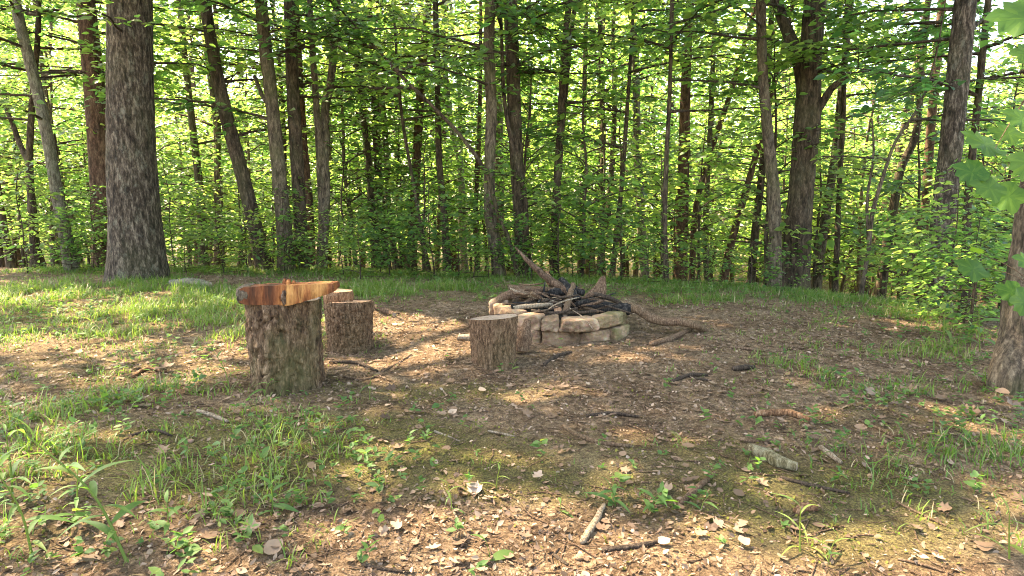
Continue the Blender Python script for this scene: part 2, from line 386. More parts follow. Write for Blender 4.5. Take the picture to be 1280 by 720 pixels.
# ------------------------------------------------------------------ ground
xs = np.concatenate([-np.geomspace(6.5, 260, 40)[::-1], np.linspace(-6.4, 6.4, 280), np.geomspace(6.5, 260, 40)])
ys = np.concatenate([-np.geomspace(1, 60, 14)[::-1], np.linspace(-.5, 1.2, 14), np.linspace(1.25, 10.5, 270), np.geomspace(10.6, 320, 60)])
GX, GY = np.meshgrid(xs, ys); GZ = gz(GX, GY)
near = np.exp(-np.clip(np.hypot(GX, GY - 4) - 5, 0, None) ** 2 / 6)
GZ = GZ + near * (.03 * (fbm(GX * 5, GY * 5, 11, 3) - .5) + .022 * (fbm(GX * 13, GY * 13, 12, 3) - .5))
nx = len(xs); ny = len(ys); ii = (np.arange(ny - 1)[:, None] * nx + np.arange(nx - 1)[None]).ravel()
MOSS = blobs([(520, 560, .9, .35, 1.0), (400, 560, .6, .4, .7), (560, 490, .8, .25, .7), (610, 600, .5, .2, .5), (250, 560, 1.0, .5, .8), (120, 470, 1.2, .8, .6), (80, 640, .6, .5, .5),
              (1000, 600, .7, .3, .75), (1120, 640, .5, .3, .8), (900, 640, .4, .2, .4), (1150, 520, 1.0, .5, .6), (700, 610, .4, .15, .4), (850, 560, .4, .2, .5), (100, 385, 3, 1.5, 1), (800, 365, 4, .7, .9), (1000, 690, .5, .15, .5)])
moss = np.clip(field(MOSS, GX, GY) * (.5 + .9 * fbm(GX * 1.5, GY * 1.5, 21, 3)), 0, 1)
moss = np.where(GY > rim(GX) + .5, .4, moss)
ground = mk('ground', np.stack([GX.ravel(), GY.ravel(), GZ.ravel()], 1), np.stack([ii, ii + 1, ii + nx + 1, ii + nx], 1), M['ground'], attrs={'moss': ('POINT', moss.ravel())})
tag(ground, kind='structure')
def gzf(x, y):
    """height of the finished ground sheet (same bumps as above)"""
    x = np.asarray(x, float); y = np.asarray(y, float)
    nr = np.exp(-np.clip(np.hypot(x, y - 4) - 5, 0, None) ** 2 / 6)
    return gz(x, y) + nr * (.03 * (fbm(x * 5, y * 5, 11, 3) - .5) + .022 * (fbm(x * 13, y * 13, 12, 3) - .5))
def G(px, py):
    p = gnd(px, py); p[2] = float(gzf(p[0], p[1])); return p

# ------------------------------------------------------------------ log stools
def stump(name, label, px_c, py_base, dia, dia_top, h, bark, cut, seed, cell=None, tilt=(0, 0), amp=.012, top_tilt=(0, 0), rz=0.0, group='cut log stools around the fire ring'):
    r = np.random.default_rng(seed); base = G(px_c, py_base); base[1] += dia * .42; base[0] *= base[1] / (base[1] - dia * .42); base[2] = float(gzf(base[0], base[1])) - .015
    root = empty(name, base, rz); root.rotation_euler = (tilt[0], tilt[1], rz); tag(root, label, 'log stool', group)
    S, K = 168, 110; th = np.arange(S) / S * 2 * math.pi; z = np.linspace(0, 1, K)
    TH, Z = np.meshgrid(th, z); rad = (dia / 2) * (1 - Z) + (dia_top / 2) * Z
    rad = rad * (1 + .05 * np.cos(2 * TH + seed) + .03 * np.cos(3 * TH + 2 * seed + Z) + .02 * np.cos(5 * TH + seed * 3 - Z * 1.5))
    rad += .012 * np.exp(-Z * 9)
    if cell:
        nu, vs = cell; u = TH / (2 * math.pi) * nu; v = Z * h * vs
        wv = 1.5 * (fbm(np.cos(TH) * 5 + 9, np.sin(TH) * 5 + v * .9, seed, 4) - .5); wu = 1.3 * (fbm(np.cos(TH) * 4 - 7, np.sin(TH) * 4 + v * 1.3, seed + 6, 4) - .5)
        f1, f2, idv = cells(np.mod(u + wu, nu), v * .62 + wv, nu, seed); e = np.clip((f2 - f1) / .33, 0, 1)
        g1, g2, idg = cells(np.mod(u * 2 + wu * 1.5, 2 * nu), v * 1.5 + wv * 1.6, 2 * nu, seed + 20); e2 = np.clip((g2 - g1) / .3, 0, 1)
        d = -amp * (1 - e) ** 1.3 + amp * .7 * (idv - .5) - amp * .35 * (1 - e2) + amp * .45 * (idg - .5) + amp * .8 * (fbm(u * 2.6, v * 2.2, seed + 3, 4) - .5)
    else:
        d = amp * (fbm(TH * 14, Z * h * 14, seed, 4) - .5) * 2
    rad = rad + d
    zz = Z * h + Z * (np.cos(TH) * top_tilt[0] + np.sin(TH) * top_tilt[1]) * dia / 2
    V = np.stack([rad * np.cos(TH), rad * np.sin(TH), zz], -1).reshape(-1, 3)
    i = np.arange(K - 1)[:, None] * S; j = np.arange(S)[None]; k = (j + 1) % S
    mk('bark', V, np.stack([i + j, i + k, i + S + k, i + S + j], -1).reshape(-1, 4), bark, root)
    # cut face: concentric rings, slightly rough, inset just below the bark rim
    nr = 14; fr = np.linspace(0, 1, nr); top = rad[-1]
    FV = [[0, 0, h - .004]]
    for q in range(1, nr):
        x = top * fr[q] * np.cos(th) * .995; y = top * fr[q] * np.sin(th) * .995
        FV += list(np.stack([x, y, h - .004 + (x * top_tilt[0] + y * top_tilt[1]) + .006 * (fbm(x * 22, y * 22, seed, 3) - .5) * (q < nr - 1)], 1))
    FV = np.array(FV); j = np.arange(S); k = (j + 1) % S
    Q = np.concatenate([np.stack([1 + q * S + j, 1 + (q + 1) * S + j, 1 + (q + 1) * S + k, 1 + q * S + k], 1) for q in range(nr - 2)])
    mk('cut_face', FV, [Q, np.stack([np.zeros(S, int), 1 + j, 1 + k], 1)], cut, root)
    return root, base
s1, b1 = stump('log_stool', 'tallest log stool with deep cracked pine bark, carrying a split reddish slab', 361, 490, .432, .435, .512, M['pine'], M['cut'], 3, (17, 8.5), amp=.014, top_tilt=(.0, -.02))
s2, b2 = stump('log_stool', 'rough barked log stool with a short round wood slice on its top', 438, 441, .31, .36, .37, M['stumpb'], M['cutred'], 8, (40, 22), amp=.010, top_tilt=(.0, -.12))
s3, b3 = stump('log_stool', 'bare lowest log stool, narrower at its foot, nearest the stone fire ring', 618, 460, .285, .325, .325, M['stumpb'], M['cut'], 14, (46, 30), amp=.005, top_tilt=(.10, -.09))
# round slice resting on the second stool
sl = empty('wood_slice', b2 + np.array([-.075, -.01, .362])); sl.rotation_euler = (0, R(2.0), .6); tag(sl, 'short round wood slice lying on top of the rough barked log stool', 'wood slice')
S = 72; th = np.arange(S) / S * 2 * math.pi; Z = np.linspace(0, 1, 8); rad = .098 + .008 * np.cos(3 * th + 1) + .004 * np.cos(7 * th)
TH, ZZ = np.meshgrid(th, Z); rr = rad[None] * (1 + .08 * np.sin(ZZ * math.pi)) + .006 * (fbm(TH * 9, ZZ * 5, 5, 3) - .5)
V = np.stack([rr * np.cos(TH), rr * np.sin(TH), ZZ * .085], -1).reshape(-1, 3); i = np.arange(7)[:, None] * S; j = np.arange(S)[None]; k = (j + 1) % S
mk('bark', V, np.stack([i + j, i + k, i + S + k, i + S + j], -1).reshape(-1, 4), M['rotten'], sl)
j = np.arange(S); k = (j + 1) % S
mk('cut_face', np.concatenate([V[-S:] * [1, 1, 1] , [[0, 0, .088]]]), np.stack([j, k, np.full(S, S)], 1), M['cutred'], sl)
# split slab across the first stool: a wedge-shaped half log, thick bark end, thin far end
pl = empty('split_log_slab', b1 + np.array([.085, -.13, .512])); pl.rotation_euler = (0, R(.8), R(3)); tag(pl, 'split slab of reddish cedar with a knot, balanced across the tallest log stool', 'wood slab')
n = 60; X = np.linspace(-.25, .255, n); f = (X + .25) / .505
botz = np.interp(f, [0, .06, .3, .55, .62, .8, 1], [.016, .003, 0, .0, .01, .038, .074]); topz = np.interp(f, [0, .05, .2, .45, .7, 1], [.082, .096, .102, .109, .114, .118])
botz = botz + .006 * (fbm(f * 20, f * 0, 3, 3) - .5); topz = topz + .006 * (fbm(f * 16, f * 0 + 4, 4, 3) - .5)
prof = np.array([[-.088, .0], [-.09, .5], [-.086, 1.0], [-.03, 1.015], [.03, 1.0], [.07, .9], [.09, .55], [.08, .2], [.045, -.0], [-.03, -.01]])
pw = np.interp(f, [0, .08, .8, 1], [.96, 1, 1, .95]); V = np.zeros((n, len(prof), 3))
for c, (py_, pz_) in enumerate(prof):
    V[:, c, 0] = X + .004 * np.sin(c * 2.1); V[:, c, 1] = py_ * pw + .008 * (fbm(f * 14, f * 0 + c * 3.3, 6, 3) - .5); V[:, c, 2] = botz + (topz - botz) * pz_
kn = np.exp(-((f - .52) / .055) ** 2); V[:, 0:2, 1] -= (.006 * kn)[:, None]
m_ = len(prof); i = np.arange(n - 1)[:, None] * m_; j = np.arange(m_)[None]; k = (j + 1) % m_
Q = np.stack([i + k, i + j, i + m_ + j, i + m_ + k], -1).reshape(-1, 4)
V = V.reshape(-1, 3)
ends = np.concatenate([[V[:m_].mean(0)], [V[-m_:].mean(0)]]); Vt = np.concatenate([V, ends]); j = np.arange(m_); k = (j + 1) % m_
mk('body', Vt, [Q, np.concatenate([np.stack([j, k, np.full(m_, len(V))], 1), np.stack([len(V) - m_ + k, len(V) - m_ + j, np.full(m_, len(V) + 1)], 1)])], M['plank'], pl, smooth=False)
# bark left at the thick end, following the slab's outline
bk = []; nb_ = 40
th_ = np.arange(nb_) / nb_ * 6.2832
for q, (x, sc_) in enumerate([(-.275, .55), (-.27, .86), (-.258, 1.03), (-.24, 1.05), (-.222, 1.04), (-.205, 1.0)]):
    sx = np.sign(np.cos(th_)) * np.abs(np.cos(th_)) ** .6; sz = np.sign(np.sin(th_)) * np.abs(np.sin(th_)) ** .6
    rgh = 1 + .12 * (fbm(np.cos(th_) * 4 + 5, np.sin(th_) * 4 + q * .8, 8, 4) - .5) * 2
    zc = .050 + .05 * (x + .25); bk.append(np.stack([x + .022 * (fbm(th_ * 3, th_ * 0 + q, 9) - .5), .095 * sx * sc_ * rgh + .008, zc + sz * .047 * sc_ * rgh], 1))
bk = np.concatenate(bk + [[[-.277, .008, .05]]]); i = np.arange(5)[:, None] * nb_; j = np.arange(nb_)[None]; k = (j + 1) % nb_; j1 = np.arange(nb_)
mk('bark_end', bk, [np.stack([i + k, i + j, i + nb_ + j, i + nb_ + k], -1).reshape(-1, 4), np.stack([j1, (j1 + 1) % nb_, np.full(nb_, 6 * nb_)], 1)], M['grey'], pl)
# knot stub standing on the top edge
g = Geo()
for (x, y, w, h_, l_) in ((-.02, -.04, .016, .03, .2), (.006, -.045, .022, .022, -.3), (.03, -.04, .017, .018, .1), (-.006, -.02, .02, .024, .4)):
    V, F = tube(np.array([[x, y, .10], [x + l_ * .01, y, .108 + h_ * .6], [x + l_ * .02, y + .004, .109 + h_]]), [w, w * .9, w * .55], 7, True, lambda t, L, r_: .25 * r_ * np.sin(t * 2 + 1)); g.add(V, F)
g.build('knot', M['plank'], pl, False)
kp = []; kn_ = 22; ka = np.arange(kn_) / kn_ * 6.2832   # dark bark pad of the knot, let into the cut face
for q, (sc_, yy) in enumerate([(1.0, -.084), (.9, -.0955), (.55, -.099)]):
    rg = 1 + .45 * (fbm(np.cos(ka) * 1.8 + 4, np.sin(ka) * 1.8 + q * .3, 12, 3) - .5) * 2
    kp.append(np.stack([-.01 + .017 * np.cos(ka) * sc_ * rg + .004 * np.sin(ka), np.full(kn_, yy) + .003 * np.sin(ka * 3 + q), .047 + .042 * np.sin(ka) * sc_ * rg], 1))
kp = np.concatenate(kp + [[[-.01, -.1, .047]]]); i = np.arange(2)[:, None] * kn_; j = np.arange(kn_)[None]; k = (j + 1) % kn_; j1 = np.arange(kn_)
mk('knot_bark', kp, [np.stack([i + j, i + k, i + kn_ + k, i + kn_ + j], -1).reshape(-1, 4), np.stack([2 * kn_ + j1, 2 * kn_ + (j1 + 1) % kn_, np.full(kn_, 3 * kn_)], 1)], M['brownlog'], pl)

# ------------------------------------------------------------------ stone fire ring
FC = np.array([(700 - 640) / 800 * 5.24, 5.22, 0]); FC[2] = float(gz(FC[0], FC[1])) ; RO, RI = .575, .41
fp = empty('fire_pit', FC); tag(fp, 'round two-course stone fire ring heaped with burnt branches', 'fire pit')
def stone(t0, t1, z0, z1, ro, ri, seed, mat):
    r = np.random.default_rng(seed); k = 15
    a = np.linspace(-1, 1, k); FV = []; FF = []; c0 = 0
    for ax in range(3):
        for sg in (-1, 1):
            u, v = np.meshgrid(a, a); p = np.zeros((k, k, 3)); p[..., ax] = sg; p[..., (ax + 1) % 3] = u * sg; p[..., (ax + 2) % 3] = v
            FV.append(p.reshape(-1, 3)); i = (np.arange(k - 1)[:, None] * k + np.arange(k - 1)[None]).ravel() + c0
            FF.append(np.stack([i, i + 1, i + k + 1, i + k], 1)); c0 += k * k
    p = np.concatenate(FV); F = np.concatenate(FF)
    key = np.round(p * 1000).astype(int); _, first, inv = np.unique(key, axis=0, return_index=True, return_inverse=True)
    p = p[first]; F = inv.ravel()[F]
    e = 9.0; ln = (np.abs(p) ** e).sum(1) ** (1 / e); p = p / ln[:, None]
    # irregular faces: shear the corners, then roughen
    w = r.normal(0, 1, (3, 8)); cn = np.array([[x, y, z] for x in (-1, 1) for y in (-1, 1) for z in (-1, 1)])
    tri = np.prod(1 + p[:, None] * cn[None], axis=2) / 8
    off = tri @ w.T * np.array([.08, .08, .06])
    ph = r.uniform(0, 40)
    rough = np.stack([fbm(p[:, 0] * 2.2 + ph + 11 * q, p[:, 2] * 2 + p[:, 1] * 1.7 + ph, 50 + q, 4) - .5 for q in range(3)], 1) * np.array([.12, .26, .17])
    rough2 = np.stack([fbm(p[:, 0] * 6 + ph + 5 * q, p[:, 2] * 5 + p[:, 1] * 5 - ph, 80 + q, 3) - .5 for q in range(3)], 1) * np.array([.06, .16, .13])
    p = p + off + rough + rough2
    tt = (t0 + t1) / 2 + p[:, 0] * (t1 - t0) / 2 * .985; rr = (ro + ri) / 2 + p[:, 1] * (ro - ri) / 2; zz = (z0 + z1) / 2 + p[:, 2] * (z1 - z0) / 2
    mk('stone', np.stack([rr * np.cos(tt), rr * np.sin(tt), zz], 1), F, mat, fp)
r = np.random.default_rng(5)
for course, (z0, z1, n) in enumerate(((-.03, .100, 15), (.097, .196, 14))):
    w = r.uniform(.6, 1.5, n); ed = np.concatenate([[0], np.cumsum(w)]) / w.sum() * 2 * math.pi - 1.9 + .25 * course
    for q in range(n):
        mid = (ed[q] + ed[q + 1]) / 2; right = math.cos(mid) > .55 and math.sin(mid) < .5
        up = z1 + r.uniform(-.012, .014) + (.035 if course and math.cos(mid) < -.75 else 0)
        stone(ed[q], ed[q + 1], z0 + r.uniform(0, .006), up, RO + r.uniform(-.03, .025), RI + r.uniform(-.03, .03), 100 + course * 40 + q, M['mstone'] if right else M['stone'])
th = np.arange(48) / 48 * 6.2832; AV = [[0, 0, .14]]
for fr in (.25, .5, .75, 1.0): AV += list(np.stack([fr * .45 * np.cos(th), fr * .45 * np.sin(th), .10 + .05 * (1 - fr) + .05 * (fbm(np.cos(th) * fr * 5 + 9, np.sin(th) * fr * 5 + 9, 77) - .5)], 1))
j = np.arange(48); k = (j + 1) % 48
mk('ash_bed', AV, [np.concatenate([np.stack([1 + q * 48 + j, 1 + (q + 1) * 48 + j, 1 + (q + 1) * 48 + k, 1 + q * 48 + k], 1) for q in range(3)]), np.stack([np.zeros(48, int), 1 + j, 1 + k], 1)], M['ash'], fp)

# ------------------------------------------------------------------ wood: logs, branches, sticks
def wood(name, label, pts, rad, mat, cat='stick', end=None, group=None, sides=12, seed=0, rough=.16, n=None):
    pts = np.asarray(pts, float); o0 = pts[0].copy(); pts = pts - o0
    n = n or max(8, int(np.linalg.norm(np.diff(pts, axis=0), axis=1).sum() / .02)); n = min(n, 70)
    P = smooth_path(pts, n); rr = np.interp(np.linspace(0, 1, n), np.linspace(0, 1, len(np.atleast_1d(rad))), np.atleast_1d(rad)); rough = rough * .8
    r = np.random.default_rng(seed + int(abs(o0[0]) * 1000)); P[1:-1] += r.normal(0, .07, (n - 2, 3)) * rr[1:-1, None]
    ph = r.uniform(0, 50)
    V, F = tube(P, rr, sides, True, lambda t, L, q: q * rough * ((fbm(np.cos(t) * 1.5 + L * 7 + ph, np.sin(t) * 1.5 + L * 5, 60, 4) - .5) * 2 + .4 * np.sin(2 * t + ph)))
    if end is None:
        o = mk(name, V, F, mat)
        o.location = o0; tag(o, label, cat, group); return o
    root = empty(name, o0); tag(root, label, cat, group)
    mk('bark', V, [F[0]], mat, root)
    nv = n * sides; tri = F[1]
    for q, sel in enumerate((tri[:sides], tri[sides:])):
        ids = np.unique(sel); mp = {int(a): b for b, a in enumerate(ids)}
        mk('cut_end', V[ids], np.vectorize(mp.get)(sel), end, root)
    return root
def FP(px, py, dy):  # a point on the pile: picture position at a distance dy from the ring's centre
    return at(px, py, FC[1] + dy)
g_ = 'branches heaped on the fire ring'
wood('pointed_log', 'long split log with a pointed tip, leaning up highest out of the fire pile', [FP(644, 309, .12), FP(660, 326, .1), FP(690, 352, .05), FP(718, 368, .0)], [.005, .021, .029, .034, .036], M['brownlog'], 'log', group=g_, sides=10, rough=.14)
wood('short_log', 'stubby sawn log end poking up behind the pointed leaning log', [FP(682, 341, .16), FP(690, 356, .1)], [.03, .031], M['rotten'], 'log', M['cut'], g_)
wood('thick_log', 'thick pinkish brown log lying level across the back of the fire pile', [FP(636, 360, .25), FP(662, 363, .24), FP(688, 364, .2), FP(706, 365, .18)], [.03, .038, .037, .034], M['branch'], 'log', M['cut'], g_)
wood('curved_log', 'short tan log curling over the stone rim beside the bare stool', [FP(622, 376, .05), FP(634, 369, .07), FP(652, 367, .08), FP(668, 370, .05)], [.032, .036, .035, .03], M['branch'], 'log', M['cut'], g_, seed=3)
wood('long_branch', 'long yellowish branch resting along the front stone rim', [FP(627, 389, -.26), FP(650, 384, -.27), FP(672, 382, -.25), FP(700, 380, -.15)], [.016, .019, .018, .013], M['driftw'], 'branch', None, g_)
wood('crossing_branch', 'pale branch slanting down from the thick pinkish log', [FP(638, 361, .1), FP(655, 368, 0), FP(675, 373, -.08), FP(696, 378, -.15)], [.008, .014, .013, .01], M['driftw'], 'branch', None, g_)
wood('round_log', 'upright log with its cut end facing outward at the middle of the pile', [FP(706, 392, -.36), FP(711, 375, -.15), FP(716, 356, .05)], [.026, .027, .026], M['branch'], 'log', M['cut'], g_)
wood('round_log', 'stub of a log with a dark hollow end, just beside the upright log', [FP(697, 387, -.34), FP(700, 380, -.1)], [.03, .031], M['dkbranch'], 'log', M['cutred'], g_, seed=2)
wood('charred_log', 'thick charred black log lying towards the mossy stones', [FP(716, 377, .0), FP(740, 382, -.08), FP(762, 386, -.12), FP(787, 386, -.14)], [.03, .045, .05, .047], M['char'], 'log', M['char'], g_, rough=.25)
wood('long_branch', 'long crooked branch reaching from the fire ring down to bare ground', [FP(780, 381, -.10), FP(797, 387, -.16), FP(815, 398, -.2), FP(832, 402, -.22), FP(850, 402, -.24), FP(868, 406, -.28), G(881, 413)], [.042, .038, .036, .034, .033, .031, .024], M['branch'], 'branch', M['char'], g_, n=44, rough=.1)
wood('broken_branch', 'brown broken branch among the char at the foot of the bark chunk', [FP(724, 378, -.1), FP(735, 385, -.2), FP(748, 390, -.27)], [.017, .019, .012], M['branch'], 'branch', None, g_)
wood('charred_log', 'black burnt log buried in the middle of the fire pile', [FP(672, 372, .05), FP(690, 366, .02), FP(712, 362, .05), FP(730, 366, .05)], [.03, .04, .045, .03], M['char'], 'log', M['char'], g_, rough=.3)
wood('charred_log', 'burnt log slanting down from the pointed log tip side', [FP(701, 350, .1), FP(712, 362, .0), FP(722, 375, -.1)], [.03, .036, .03], M['char'], 'log', M['char'], g_, seed=4)
wood('forked_stick', 'thin black forked stick standing in the pile below the pointed log', [FP(681, 353, -.05), FP(679, 368, -.1), FP(672, 379, -.2)], [.007, .009, .008], M['char'], 'stick', None, g_)
wood('dark_stick', 'straight dark stick lying along the inner front stones', [FP(664, 388, -.30), FP(690, 391, -.36), FP(720, 391, -.36), FP(745, 389, -.31)], [.011, .013, .013, .011], M['dkbranch'], 'stick', None, g_)
wood('white_twig', 'thin bleached twig drooping over the front stone rim', [FP(704, 380, -.2), FP(718, 389, -.38), FP(732, 400, -.56), FP(741, 411, -.60)], [.004, .0045, .004, .003], M['driftw'], 'twig', None, g_, sides=6)
wood('arched_twig', 'thin grey twig arching over the cut log ends', [FP(686, 386, -.3), FP(698, 379, -.34), FP(710, 375, -.3), FP(724, 372, -.2)], [.005, .006, .006, .004], M['driftw'], 'twig', None, g_, sides=6)
rp = np.random.default_rng(31)
tl = ['between the curved log and the pale branch', 'under the pale slanting branch', 'beneath the arched grey twig', 'beside the burnt middle log', 'poking out over the front stones', 'under the thick pinkish log', 'at the edge of the charred log', 'below the bark chunk', 'close to the mossy stones', 'just behind the yellowish branch', 'crossing the straight dark stick', 'against the inner back stones']
for q, (x0, y0, x1, y1, dy) in enumerate([(628, 380, 668, 376, -.1), (640, 378, 690, 384, -.2), (668, 384, 706, 376, -.22), (700, 372, 735, 384, -.1), (655, 392, 700, 383, -.33), (648, 371, 700, 372, .1), (735, 389, 775, 378, -.2), (730, 372, 770, 366, .05), (748, 380, 790, 392, -.22), (652, 382, 690, 378, -.24), (690, 394, 722, 384, -.38), (668, 366, 720, 357, .22)]):
    a, b = FP(x0, y0, dy), FP(x1, y1, dy + rp.uniform(-.1, .1)); mid = (a + b) / 2 + rp.normal(0, .02, 3)
    wood('dark_twig', 'thin burnt twig ' + tl[q], [a, mid, b], [.006, .009, .005], M['char' if q % 2 else 'dkbranch'], 'twig', None, g_, 7, q)
rq = np.random.default_rng(77)
for q in range(34):
    x = rq.uniform(648, 742); y = rq.uniform(354, 392) if q > 18 else rq.uniform(368, 392); a = rq.uniform(-.5, .5) + (math.pi if q % 2 else 0); L = rq.uniform(14, 34); dy = -.3 + (392 - min(y, 400)) / 24 * .26
    p, e = FP(x, y, dy), FP(x + L * math.cos(a), y + L * .5 * math.sin(a), dy + rq.uniform(-.15, .15)); rr_ = rq.uniform(.004, .012) + (.004 if q > 18 else 0)
    wood('dark_twig', 'thin dark twig in the tangle of twigs at the middle of the fire pile', [p, (p + e) / 2 + rq.normal(0, .025, 3), e], [rr_ * .7, rr_, rr_ * .6], M[['brownlog', 'dkbranch', 'branch', 'brownlog', 'char'][q % 5]], 'twig', None, 'tangled twigs on the fire ring', 7, q)
for q, (x0, y0, x1, y1, dy, rd, lb) in enumerate([(655, 380, 700, 360, .02, .022, 'brown stick slanting up through the pile beside the pointed log'), (724, 384, 700, 366, -.05, .02, 'grey stick leaning against the upright log'), (664, 366, 690, 386, -.18, .017, 'brown stick lying over the front of the twigs'), (735, 376, 708, 388, -.22, .018, 'dark stick crossing before the charred log'), (650, 374, 684, 370, .12, .02, 'pinkish stick beneath the thick pinkish brown log'), (742, 368, 776, 379, .0, .02, 'dark stick sticking out above the mossy stones')]):
    a, b = FP(x0, y0, dy), FP(x1, y1, dy + .1); wood('stick', lb, [a, (a + b) / 2 + [0, 0, .012], b], [rd, rd * 1.1, rd * .7], M[['branch', 'dkbranch', 'branch', 'char'][q % 4]], 'stick', None, g_, 9, q)
# jagged upright chunk of bark-covered wood
ck = empty('bark_chunk', FP(745, 378, .18)); tag(ck, 'jagged upright chunk of split wood standing at the back of the fire pile', 'wood chunk', g_)
n = 14; t = np.linspace(0, 1, n); cv = []
for q in range(n):
    f = t[q]; xx = np.interp(f, [0, .35, .75, 1], [-.17, -.12, .005, .055]); x2 = np.interp(f, [0, .3, .8, 1], [.10, .085, .098, .085]); zq = -.05 + f * .26
    for a in np.linspace(0, 2 * math.pi, 16, endpoint=False):
        cx = (xx + x2) / 2; hw = (x2 - xx) / 2
        cv.append([cx + hw * np.sign(math.cos(a)) * abs(math.cos(a)) ** .7, (.05 - .02 * f) * math.sin(a) + .08 * f, zq + .014 * math.sin(a * 3 + f * 4)])
cv = np.array(cv); cv += .018 * np.stack([fbm(cv[:, 0] * 30 + 50, cv[:, 2] * 22 + 9 * q + cv[:, 1] * 20, 71 + q, 3) - .5 for q in range(3)], 1)
i = np.arange(n - 1)[:, None] * 16; j = np.arange(16)[None]; k = (j + 1) % 16
mk('split_face', np.concatenate([cv, [cv[-16:].mean(0)]]), [np.stack([i + j, i + k, i + 16 + k, i + 16 + j], -1).reshape(-1, 4), np.stack([(n-1)*16 + np.arange(16), (n-1)*16 + (np.arange(16)+1) % 16, np.full(16, n * 16)], 1)], M['branch'], ck, smooth=False)
# on the ground by the bare stool
p0 = at(652, 421, b3[1] + .22); p1 = at(660, 400, b3[1] + .3); p0[2] = float(gzf(p0[0], p0[1])) + .02
wood('split_wood', 'split brown wood wedge leaning against the bare lowest stool', [p0, (p0 + p1) / 2, p1], [.045, .05, .022], M['branch'], 'firewood', M['cutred'], None, 7, 5, .3)
a = G(573, 424); b = G(592, 425); a[2] += .02; b[2] += .02
wood('short_log', 'short grey log lying on the dirt behind the bare lowest stool', [a, b], [.024, .026], M['driftw'], 'log', M['cut'])

def gstick(pix, wpx, mat, label, name='stick', cat='stick', end=None, group='sticks lying on the forest floor', seed=0, rough=.18):
    P = np.array([G(*p) for p in pix]); Y = P[:, 1].mean(); rd = wpx / 2 / FPX * (Y * 1.05)
    P[:, 2] += rd * .75
    wood(name, label, P, [rd * .85, rd, rd * .95, rd * .6], mat, cat, end, group, 10 if wpx > 5 else 7, seed, rough)
gs = [
 ([(850, 632), (872, 614), (893, 595)], 8, 'branch', 'thick grey brown stick lying at a slant in bare dirt past the leafy tuft'),
 ([(728, 681), (742, 656), (755, 633)], 9, 'driftw', 'pale sunlit stick pointing away from the camera in the bright patch'),
 ([(752, 691), (790, 688), (822, 682)], 8, 'dkbranch', 'dark barked stick with its tip at a white leaf'),
 ([(704, 533), (725, 547), (752, 556), (787, 561)], 6, 'branch', 'long gently curved grey stick in the middle of the dirt'),
 ([(733, 524), (765, 519), (798, 523)], 5, 'dkbranch', 'thin dark stick lying level just beyond the long curved one'),
 ([(543, 541), (575, 549)], 3.5, 'driftw', 'short thin twig at the edge of the mossy ground'),
 ([(680, 457), (698, 446), (714, 441)], 5, 'dkbranch', 'crooked dark stick in front of the stone ring'),
 ([(1025, 562), (1052, 579)], 7, 'driftw', 'short pale stick beside the lichen covered branch'),
 ([(1120, 630), (1155, 648), (1188, 662)], 4, 'branch', 'long thin straight grey stick near the grassy edge'),
 ([(975, 597), (1010, 607), (1062, 618)], 5, 'dkbranch', 'thin dark stick running from the end of the lichen covered branch'),
 ([(925, 552), (965, 554)], 5, 'branch', 'short brown stick lying level above the lichen covered branch'),
 ([(916, 462), (943, 459)], 7, 'dkbranch', 'stubby dark stick on bare dirt beyond the red rotten branch'),
 ([(913, 437), (935, 438), (957, 441)], 4, 'branch', 'thin stick lying level near the far grass edge'),
 ([(412, 455), (440, 455), (472, 465)], 4, 'dkbranch', 'thin dark stick at the foot of the rough barked stool'),
 ([(478, 465), (500, 452), (515, 444)], 3, 'branch', 'fine twig pointing off from the sunny patch between the stools'),
 ([(247, 517), (265, 522), (285, 531)], 5, 'driftw', 'pale bent stick in front of the tallest stool among weeds'),
 ([(508, 697), (520, 675), (528, 656)], 4, 'branch', 'thin stick standing askew in the front litter by the moss'),
 ([(452, 706), (480, 711), (512, 718)], 5, 'dkbranch', 'dark stick at the very front edge of the moss'),
 ([(688, 690), (698, 698), (710, 708)], 5, 'dkbranch', 'short dark stick over bright leaves in the sunlit patch'),
 ([(1122, 700), (1155, 707), (1192, 717)], 4, 'branch', 'thin brown stick at the front by the grass tufts'),
 ([(552, 607), (566, 640), (585, 674)], 2.5, 'driftw', 'hair-thin long twig crossing the moss edge'),
 ([(1075, 527), (1100, 537), (1122, 547)], 4, 'branch', 'brown stick half under grass beyond the pale short one'),
 ([(838, 479), (862, 472), (884, 468)], 5, 'dkbranch', 'dark stick in the loose heap of twigs on open dirt'),
 ([(852, 468), (866, 474), (890, 476)], 3, 'dkbranch', 'crossing twig in the loose heap of twigs on open dirt'),
 ([(814, 433), (838, 425), (866, 413)], 7, 'branch', 'half buried brown branch in line with the crooked fire ring branch'),
 ([(430, 470), (455, 474), (480, 470)], 3.5, 'branch', 'thin curved twig between the tallest stool and the sunny patch'),
 ([(610, 540), (645, 548)], 3, 'driftw', 'short bleached twig in the centre of the dirt'),
 ([(750, 442), (775, 446)], 4, 'branch', 'small brown stick near the mossy ring stones'),
 ([(160, 545), (190, 540), (215, 546)], 4, 'dkbranch', 'dark stick lying among low weeds beyond the front weed'),
 ([(300, 610), (335, 603)], 4, 'driftw', 'short pale stick lying on the moss in front of the tallest stool'),
]
for q, (pix, w, m_, lb) in enumerate(gs): gstick(pix, w, M[m_], lb, seed=q)
gstick([(938, 567), (955, 574), (975, 583), (996, 588)], 17, M['lichen'], 'short thick branch coated in pale green lichen', 'lichen_branch', 'branch', M['cut'], rough=.25)
gstick([(944, 521), (968, 519), (990, 521), (1013, 527)], 9, M['rotten'], 'rotten orange red branch lying by the sparse grass', 'rotten_branch', 'branch', M['rotten'], rough=.35)
